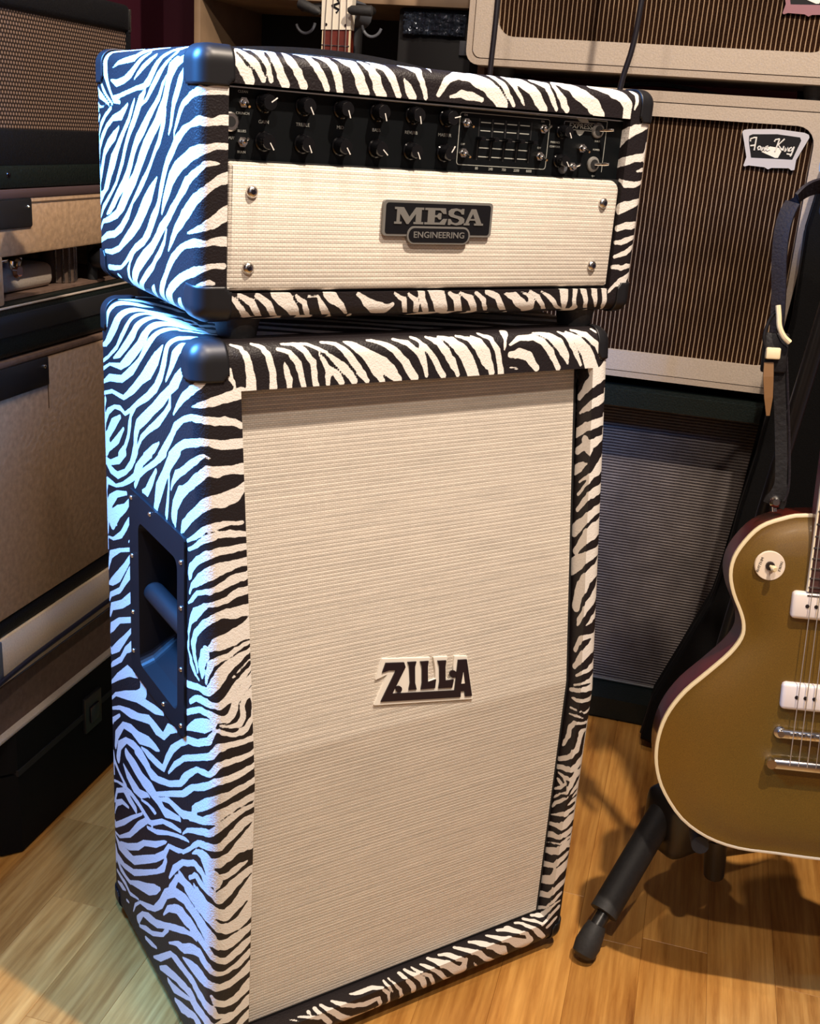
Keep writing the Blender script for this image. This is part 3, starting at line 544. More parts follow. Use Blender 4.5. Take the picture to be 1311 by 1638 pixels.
502,139,1723,8 505,137,1722,8 512,134,1720,9 518,130,1716,8 523,126,1710,8 530,123,1705,11 535,121,1699,11 542,119,1692,11 547,118,1685,13 554,117,1676,14 561,116,1664,14 566,114,1654,14 573,113,1645,14 577,112,1640,14
540,138,1722,7 543,136,1721,7 551,133,1719,12 559,130,1715,16 568,128,1713,19 573,123,1705,18 580,120,1697,20 588,119,1687,18 592,117,1678,17 600,116,1671,19 604,115,1661,17 609,114,1654,13 614,113,1645,10 616,112,1640,10
573,137,1722,8 577,136,1721,8 587,133,1719,13 595,130,1715,18 604,127,1712,25 612,123,1705,23 619,121,1699,28 628,119,1692,29 633,118,1685,29 640,117,1676,30 645,116,1666,31 650,115,1657,30 655,113,1645,30 660,111,1632,30
619,137,1722,7 623,136,1721,7 632,134,1720,9 640,131,1717,10 650,130,1715,13 655,125,1709,13 662,122,1701,13 669,120,1695,13 674,118,1685,14 681,117,1676,14 688,116,1664,16 693,114,1654,7 695,114,1651,7
659,135,1720,6 667,130,1715,11 676,126,1710,16 681,122,1703,16 688,120,1695,15 695,119,1687,16 698,117,1678,16 700,116,1666,16 705,115,1657,16 707,113,1647,15 709,112,1640,15
682,141,1725,9 685,139,1723,9 692,134,1720,10 702,132,1718,12 710,129,1714,13 712,124,1707,12 717,121,1699,13 724,119,1690,14 727,117,1678,14 729,116,1668,14 731,115,1657,13 734,113,1645,16 735,112,1637,16
755,144,1728,19 752,137,1722,19 750,131,1717,13 748,126,1710,7 746,121,1699,7 743,119,1687,2
760,121,1700,6 763,122,1701,6 775,124,1707,9 789,128,1713,12 803,128,1713,14 815,128,1713,15 830,129,1714,16 842,125,1709,16 856,122,1703,16 863,120,1695,16 871,119,1687,16 880,117,1678,19 885,116,1668,16 892,115,1659,14 899,113,1647,14 903,113,1641,14
761,117,1678,14 767,117,1678,14 777,117,1678,19 787,118,1680,23 801,117,1676,22 815,116,1671,22 823,115,1659,20 832,114,1649,16 838,113,1644,16
759,114,1650,2 760,114,1649,2 772,113,1647,4 782,113,1645,4
836,137,1722,5 838,136,1721,5 853,134,1720,10 866,131,1717,15 878,129,1714,19 887,125,1709,23 895,122,1703,25 904,120,1697,28 911,119,1687,24 918,117,1678,24 926,116,1668,19 928,115,1661,14 930,114,1654,7 932,114,1651,7
910,137,1722,5 917,133,1719,8 926,130,1715,11 933,126,1710,16 938,122,1703,15 942,119,1692,13 950,118,1685,14 957,116,1671,13 964,115,1659,9 971,113,1647,7 973,113,1644,7
934,135,1720,8 937,133,1719,8 945,129,1714,15 952,125,1709,19 962,122,1703,24 969,120,1695,26 978,118,1685,29 988,117,1676,32 993,116,1666,35 998,115,1657,36 1002,113,1647,37 1010,111,1631,37
952,140,1724,8 956,139,1723,8 968,135,1720,12 978,130,1716,15 990,128,1713,17 998,124,1707,15 1007,121,1699,15 1019,119,1692,14 1024,118,1683,12 1030,117,1673,11 1035,115,1663,11 1037,115,1659,11
1016,140,1724,8 1021,134,1720,6 1030,131,1717,6
1059,121,1646,2 1059,121,1644,2 1059,119,1632,43 1056,116,1627,46 1046,112,1623,37 1035,109,1618,36 1028,109,1613,35 1019,108,1608,30 1012,108,1604,33 1012,115,1597,26 1012,122,1590,27 1012,127,1582,24 1012,134,1573,17 1012,139,1566,16 1012,148,1554,16
1058,112,1580,8 1058,111,1572,8 1058,109,1563,18 1050,105,1560,21 1040,102,1558,22 1030,101,1553,22 1021,100,1551,21 1014,100,1548,20 1012,104,1544,18 1012,111,1537,18 1012,119,1532,13 1012,128,1525,11 1012,134,1520,6 1012,138,1516,6
1057,103,1520,8 1058,103,1512,8 1059,102,1505,2 1057,101,1503,22 1040,94,1503,19 1030,94,1500,22 1019,93,1498,22 1012,93,1496,22 1012,103,1491,20 1012,111,1489,22 1012,118,1482,21 1012,128,1474,22 1012,145,1462,22
1057,98,1482,8 1058,98,1474,8 1059,97,1464,3 1051,92,1462,15 1042,89,1460,16 1033,88,1457,20 1026,87,1452,21 1019,87,1452,21 1012,89,1450,20 1012,97,1446,23 1012,105,1441,22 1012,112,1436,19 1012,118,1431,18 1012,131,1420,18
1012,107,1455,24 1012,93,1436,24 1012,88,1429,13 1012,83,1422,3
1012,131,1369,23 1012,114,1383,23 1012,108,1388,18 1012,103,1393,14 1012,97,1395,8 1012,89,1400,3
1059,91,1417,8 1058,89,1409,8 1056,86,1395,39 1046,81,1390,29 1040,78,1383,28 1033,77,1378,21 1028,77,1376,19 1024,76,1371,12 1014,76,1371,13 1012,82,1366,9 1012,90,1362,8 1012,100,1354,5 1012,109,1345,5
1025,76,1372,12 1017,75,1364,12 1012,75,1359,11 1012,78,1354,11 1012,84,1347,7 1012,91,1338,7 1012,96,1328,7 1012,104,1318,7 1012,108,1313,7
1077,88,1339,24 1057,78,1335,24 1044,72,1332,24 1033,71,1330,23 1026,70,1325,23 1017,70,1323,19 1012,71,1318,15 1012,77,1311,14 1012,84,1302,15 1012,90,1292,13 1012,97,1282,11 1012,103,1274,11
1080,85,1284,25 1059,73,1284,25 1048,67,1284,22 1037,65,1282,22 1030,64,1277,20 1021,63,1272,23 1014,63,1270,20 1012,68,1261,22 1012,76,1251,23 1012,83,1244,26 1012,89,1237,29 1012,106,1215,29
1092,83,1246,43 1056,65,1237,43 1046,60,1234,38 1037,58,1232,42 1030,57,1227,41 1024,57,1225,37 1017,56,1220,35 1012,60,1213,28 1012,67,1203,26 1012,73,1194,23 1012,80,1182,19 1012,90,1166,19
1077,70,1182,24 1058,58,1177,24 1050,53,1174,24 1037,50,1172,24 1030,49,1169,27 1021,49,1167,28 1014,49,1165,27 1012,55,1160,27 1012,63,1153,32 1012,73,1143,39 1012,99,1117,39
1076,66,1154,36 1056,51,1131,36 1051,47,1126,37 1040,44,1124,34 1033,43,1119,33 1026,42,1114,34 1019,41,1109,32 1012,40,1102,34 1012,46,1093,31 1012,53,1081,35 1012,54,1071,34 1012,58,1062,32 1012,59,1052,29 1012,62,1024,29
1059,48,1089,15 1057,44,1076,15 1056,42,1069,29 1048,38,1064,24 1042,35,1057,21 1035,34,1052,16 1023,31,1043,16
1068,55,1095,27 1058,45,1073,27 1054,41,1066,31 1050,38,1059,26 1042,34,1052,27 1037,33,1045,22 1030,32,1040,20 1026,31,1035,19 1019,31,1030,19 1014,30,1023,15 1012,33,1014,14 1012,39,1004,14 1012,44,992,16 1012,45,985,11 1012,47,978,6
1058,38,1019,4 1058,37,1016,4 1057,35,1009,16 1051,31,1004,15 1042,28,1001,14 1037,26,994,12 1030,25,989,7 1021,25,985,3
1012,46,1103,29 1012,50,1076,29 1012,52,1069,24 1012,53,1062,19 1012,54,1054,13 1012,56,1045,9 1012,57,1035,4
1056,27,956,1 1056,27,956,1 1056,26,949,17 1042,21,953,12 1033,21,953,10 1026,21,953,13 1014,21,953,14 1012,29,946,15 1012,32,937,17 1012,36,930,12 1012,39,920,13 1012,43,909,13
1072,38,960,29 1056,26,942,29 1051,22,937,26 1048,20,930,31 1046,18,922,33 1037,16,920,28 1030,15,915,30 1024,15,910,29 1019,14,906,26 1012,13,901,26 1012,20,894,21 1012,25,884,20 1012,31,874,14 1012,38,863,14
1055,18,883,1 1056,18,882,1 1058,18,872,28 1050,13,870,17 1042,10,867,18 1035,8,862,13 1028,8,860,11 1019,8,860,11 1012,8,858,9 1012,16,850,7 1012,27,841,6
1071,22,841,19 1057,12,836,19 1050,8,834,19 1040,4,831,11 1030,4,831,11 1024,4,829,8 1014,4,829,6 1012,10,824,6 1012,19,819,5 1012,30,812,5
1062,14,823,9 1057,10,817,9 1053,7,812,24 1040,2,812,16 1030,1,810,15 1017,2,812,13 1012,8,807,11 1012,19,802,11 1012,31,798,10 1012,40,794,10
1068,11,778,15 1054,6,778,15 1042,1,778,13 1030,0,778,10 1021,0,778,10 1012,0,781,10 1012,12,776,9 1012,21,776,9 1012,31,774,4
1059,8,746,6 1054,6,745,6 1044,1,742,9 1033,0,740,5 1026,0,745,2 1019,0,747,6 1012,7,750,5 1012,19,747,5 1012,33,745,5
1012,33,726,4 1012,24,728,4 1012,14,730,6 1012,2,735,8 1021,0,730,4 1033,0,723,3
1054,6,706,6 1042,1,709,9 1033,0,709,7 1024,0,711,7 1014,0,714,8 1012,10,711,11 1012,14,702,12 1012,24,690,14 1012,24,683,15 1012,24,675,17 1012,24,666,16 1012,29,656,13 1012,31,649,10 1012,36,639,12 1012,38,632,9 1012,41,625,5
1054,6,710,8 1054,6,702,8 1054,6,685,1 1042,1,685,13 1033,0,682,19 1033,0,673,15 1030,0,666,15 1030,0,656,13 1028,0,649,16 1026,0,639,16 1024,0,630,21 1017,0,627,17 1012,0,620,16 1012,5,613,14 1012,17,601,12 1012,26,594,13 1012,41,584,12 1012,50,578,12
1054,6,687,8 1053,5,608,8 1054,6,599,23 1048,3,594,23 1042,1,589,25 1037,0,582,22 1030,0,579,18 1024,0,577,19 1019,0,572,19 1012,5,572,15 1012,17,565,15 1012,29,563,15 1012,41,558,13 1012,52,553,13
1054,6,587,8 1053,5,570,3 1054,6,560,14 1048,3,558,18 1042,1,553,21 1035,0,551,17 1028,0,546,14 1021,0,541,13 1012,5,543,12 1012,17,539,9 1012,26,539,10 1012,36,539,7 1012,45,539,5
1035,0,559,17 1030,0,543,17 1028,0,536,17 1024,0,529,17 1021,0,519,17 1017,0,515,15 1014,0,507,9 1012,0,500,9 1012,12,493,6 1012,21,486,3
1054,6,558,8 1054,6,539,3 1054,6,529,13 1051,4,522,19 1048,3,515,17 1042,1,510,16 1035,0,505,10 1030,0,498,10 1024,0,493,3
1012,45,520,6 1012,38,517,12 1012,27,514,12
1012,20,535,9 1012,14,529,9 1012,10,524,8 1012,19,512,7 1012,29,500,9 1012,41,491,7 1012,50,484,5
1012,26,484,5 1012,33,474,5 1012,41,467,7 1012,50,455,2
1017,0,486,5 1012,2,481,5 1012,12,474,9 1012,19,464,9 1012,29,455,9 1012,41,445,9 1012,45,436,9 1012,50,426,4
1054,6,515,8 1054,6,498,5 1050,3,493,11 1040,0,488,7 1033,0,481,3
1054,6,486,8 1053,5,479,3 1051,4,471,14 1040,0,471,12 1033,0,467,10 1026,0,462,7 1019,0,459,2
1052,4,465,8 1053,5,457,8 1054,6,447,11 1048,3,445,18 1040,0,443,12 1033,0,440,12 1026,0,438,15 1019,0,433,20 1012,5,431,11 1012,19,421,10 1012,29,414,6 1012,41,407,4 1012,52,400,2
1054,6,429,8 1054,6,421,8 1054,6,414,25 1046,2,414,25 1037,0,412,26 1033,0,407,28 1026,0,402,29 1021,0,397,28 1014,0,395,23 1012,7,388,19 1012,17,385,17 1012,29,380,11 1012,41,376,11 1012,52,371,9 1012,61,368,9
1061,9,376,10 1053,5,373,10 1046,2,371,21 1037,0,368,18 1028,0,364,20 1019,0,364,16 1012,0,361,14 1012,7,354,11 1012,19,349,15 1012,31,347,17 1012,45,340,15 1012,57,333,16 1012,71,324,16
1054,6,354,8 1054,6,347,10 1042,1,349,8 1035,0,347,10 1028,0,342,9 1019,0,340,9 1012,0,337,4 1012,14,330,4 1012,26,323,4 1012,38,318,2 1012,48,311,2 1012,60,306,2
1057,7,337,5 1053,5,335,5 1048,3,332,18 1040,0,330,18 1033,0,328,20 1026,0,323,26 1017,0,318,23 1012,2,311,18 1012,12,306,20 1012,24,299,19 1012,33,292,21 1012,45,287,17 1012,60,280,14 1012,72,274,14
1032,-3,331,11 1040,0,325,11 1054,6,313,6 1059,8,310,6
1058,7,298,6 1053,5,296,6 1044,1,294,16 1035,0,289,16 1028,0,284,17 1021,0,282,19 1014,0,277,16 1012,5,268,14 1012,12,258,13 1012,26,251,14 1012,38,244,16 1012,50,239,16 1012,62,232,15 1012,74,224,15
1078,14,265,30 1051,4,258,30 1042,1,256,29 1035,0,251,29 1028,0,248,29 1021,0,244,31 1014,0,236,27 1012,7,225,21 1012,14,210,23 1012,26,201,25 1012,41,191,24 1012,50,186,23 1012,60,179,18 1012,73,169,18
1064,7,205,18 1048,3,200,18 1040,0,198,19 1030,0,193,19 1024,0,188,20 1017,0,184,19 1012,0,179,16 1012,10,167,14 1012,17,155,14 1012,29,148,16 1012,43,141,17 1012,55,134,15 1012,62,129,17 1012,75,120,17
1042,1,164,10 1035,0,160,12 1028,0,155,12 1024,0,150,12 1017,0,145,12 1012,2,138,6 1012,12,126,6 1012,19,112,5 1012,33,102,8 1012,45,93,9 1012,57,83,9 1007,62,76,4 1005,64,73,4
1042,1,138,6 1030,0,136,6 1021,0,131,9 1012,0,126,7 1012,7,114,8 1012,17,100,10 1012,26,86,13 1010,33,76,15 1002,36,76,20 998,38,76,16 993,41,76,10 984,45,76,10
1040,0,117,14 1033,0,112,10 1026,0,107,12 1019,0,102,12 1014,0,97,11 1012,5,88,7 1012,10,76,7 1000,5,76,7 990,2,76,5
1037,0,83,7 1030,0,78,10 1024,0,73,10 1017,0,66,10 1007,0,60,10
499,26,76,5 501,14,76,5 504,2,76,7 513,0,62,7 523,0,49,8 525,0,37,8 530,2,24,11 528,5,17,8 527,6,14,8
484,26,76,5 484,12,76,7 487,0,76,7 494,0,62,5 501,0,51,3
384,24,76,4 396,19,76,10 410,17,76,14 422,17,76,14 434,17,76,14 446,17,76,14 456,10,76,13 468,5,76,9 475,0,67,8 487,0,53,8 489,0,37,6 492,3,22,7 489,5,17,8
334,24,76,8 336,21,76,8 343,12,76,13 353,2,76,15 362,0,71,11 374,0,65,11 386,0,58,12 398,0,56,13 410,0,51,13 422,0,49,17 434,0,49,16 446,0,51,13 458,0,51,10 460,0,42,10 465,0,30,10 465,4,19,3 460,4,19,8 457,4,19,8
303,25,76,9 305,21,76,9 309,12,76,11 314,2,76,15 321,0,71,14 333,0,58,15 345,0,44,15 360,0,30,17 377,6,16,23 425,5,17,3 441,5,17,8 445,5,17,8
285,24,76,10 285,19,76,10 288,5,76,10 295,0,67,12 305,0,53,13 314,0,40,13 318,0,34,13
237,17,76,5 247,12,76,7 257,5,76,8 269,0,74,8 283,0,67,10 287,0,65,10
266,21,76,9 266,17,76,9 266,12,76,5 266,10,76,5
213,19,76,3 223,12,76,5 230,5,76,3
534,28,76,10 535,24,76,10 537,10,76,12 544,0,69,10 554,0,56,12 564,0,40,13 566,1,26,14 568,5,17,8 569,6,14,8
553,32,76,8 554,29,76,8 559,17,76,12 566,5,76,14 576,0,69,14 590,0,53,16 597,0,35,16 604,5,17,8 606,6,14,8
573,31,76,5 578,17,76,8 585,5,76,8 597,0,69,8 614,0,56,10 624,0,35,10 631,5,17,8 632,6,14,8
600,29,76,6 607,21,76,10 612,12,76,13 619,2,76,12 631,0,65,9 645,0,51,13 657,0,35,11 669,4,19,11 679,5,17,8 682,5,16,8
630,38,76,11 633,33,76,11 643,21,76,17 650,10,76,24 660,0,76,24 676,0,62,22 688,0,49,23 703,0,35,27 719,0,30,30 722,0,42,21 724,0,51,18 726,0,59,18
663,35,76,8 667,33,76,8 679,29,76,13 688,21,76,18 695,10,76,18 703,0,76,16 715,0,67,13 727,0,58,9 727,0,46,10 724,0,37,8 723,0,34,8
716,39,76,10 719,36,76,10 727,29,76,13 734,21,76,14 741,14,76,16 748,7,76,17 758,0,74,14 772,0,65,16 784,0,51,14 796,0,37,14 808,1,28,14 823,5,17,11 827,6,14,11
764,38,76,9 767,36,76,9 779,29,76,15 789,19,76,22 799,10,76,21 806,0,76,19 823,0,65,18 837,0,53,23 851,0,44,27 868,3,22,11 871,3,18,11
820,38,76,6 827,31,76,10 835,24,76,13 842,17,76,16 851,7,76,18 863,0,76,19 878,0,67,19 892,0,56,24 906,0,46,29 926,0,35,28 937,0,28,28
861,40,76,10 866,38,76,10 878,33,76,13 890,31,76,24 899,19,76,19 909,10,76,16 916,0,76,11 933,0,67,11 942,0,51,13 950,0,40,15 953,0,34,15
923,41,76,9 933,36,76,9 940,29,76,11 945,17,76,14 952,7,76,15 959,0,74,12 971,0,60,16 983,0,46,17 995,0,33,13 999,0,28,13
954,44,76,10 957,41,76,10 966,31,76,10 976,24,76,14 983,14,76,9 988,5,76,11 990,0,76,11
755,0,42,2 765,1,26,6 772,4,19,3'''
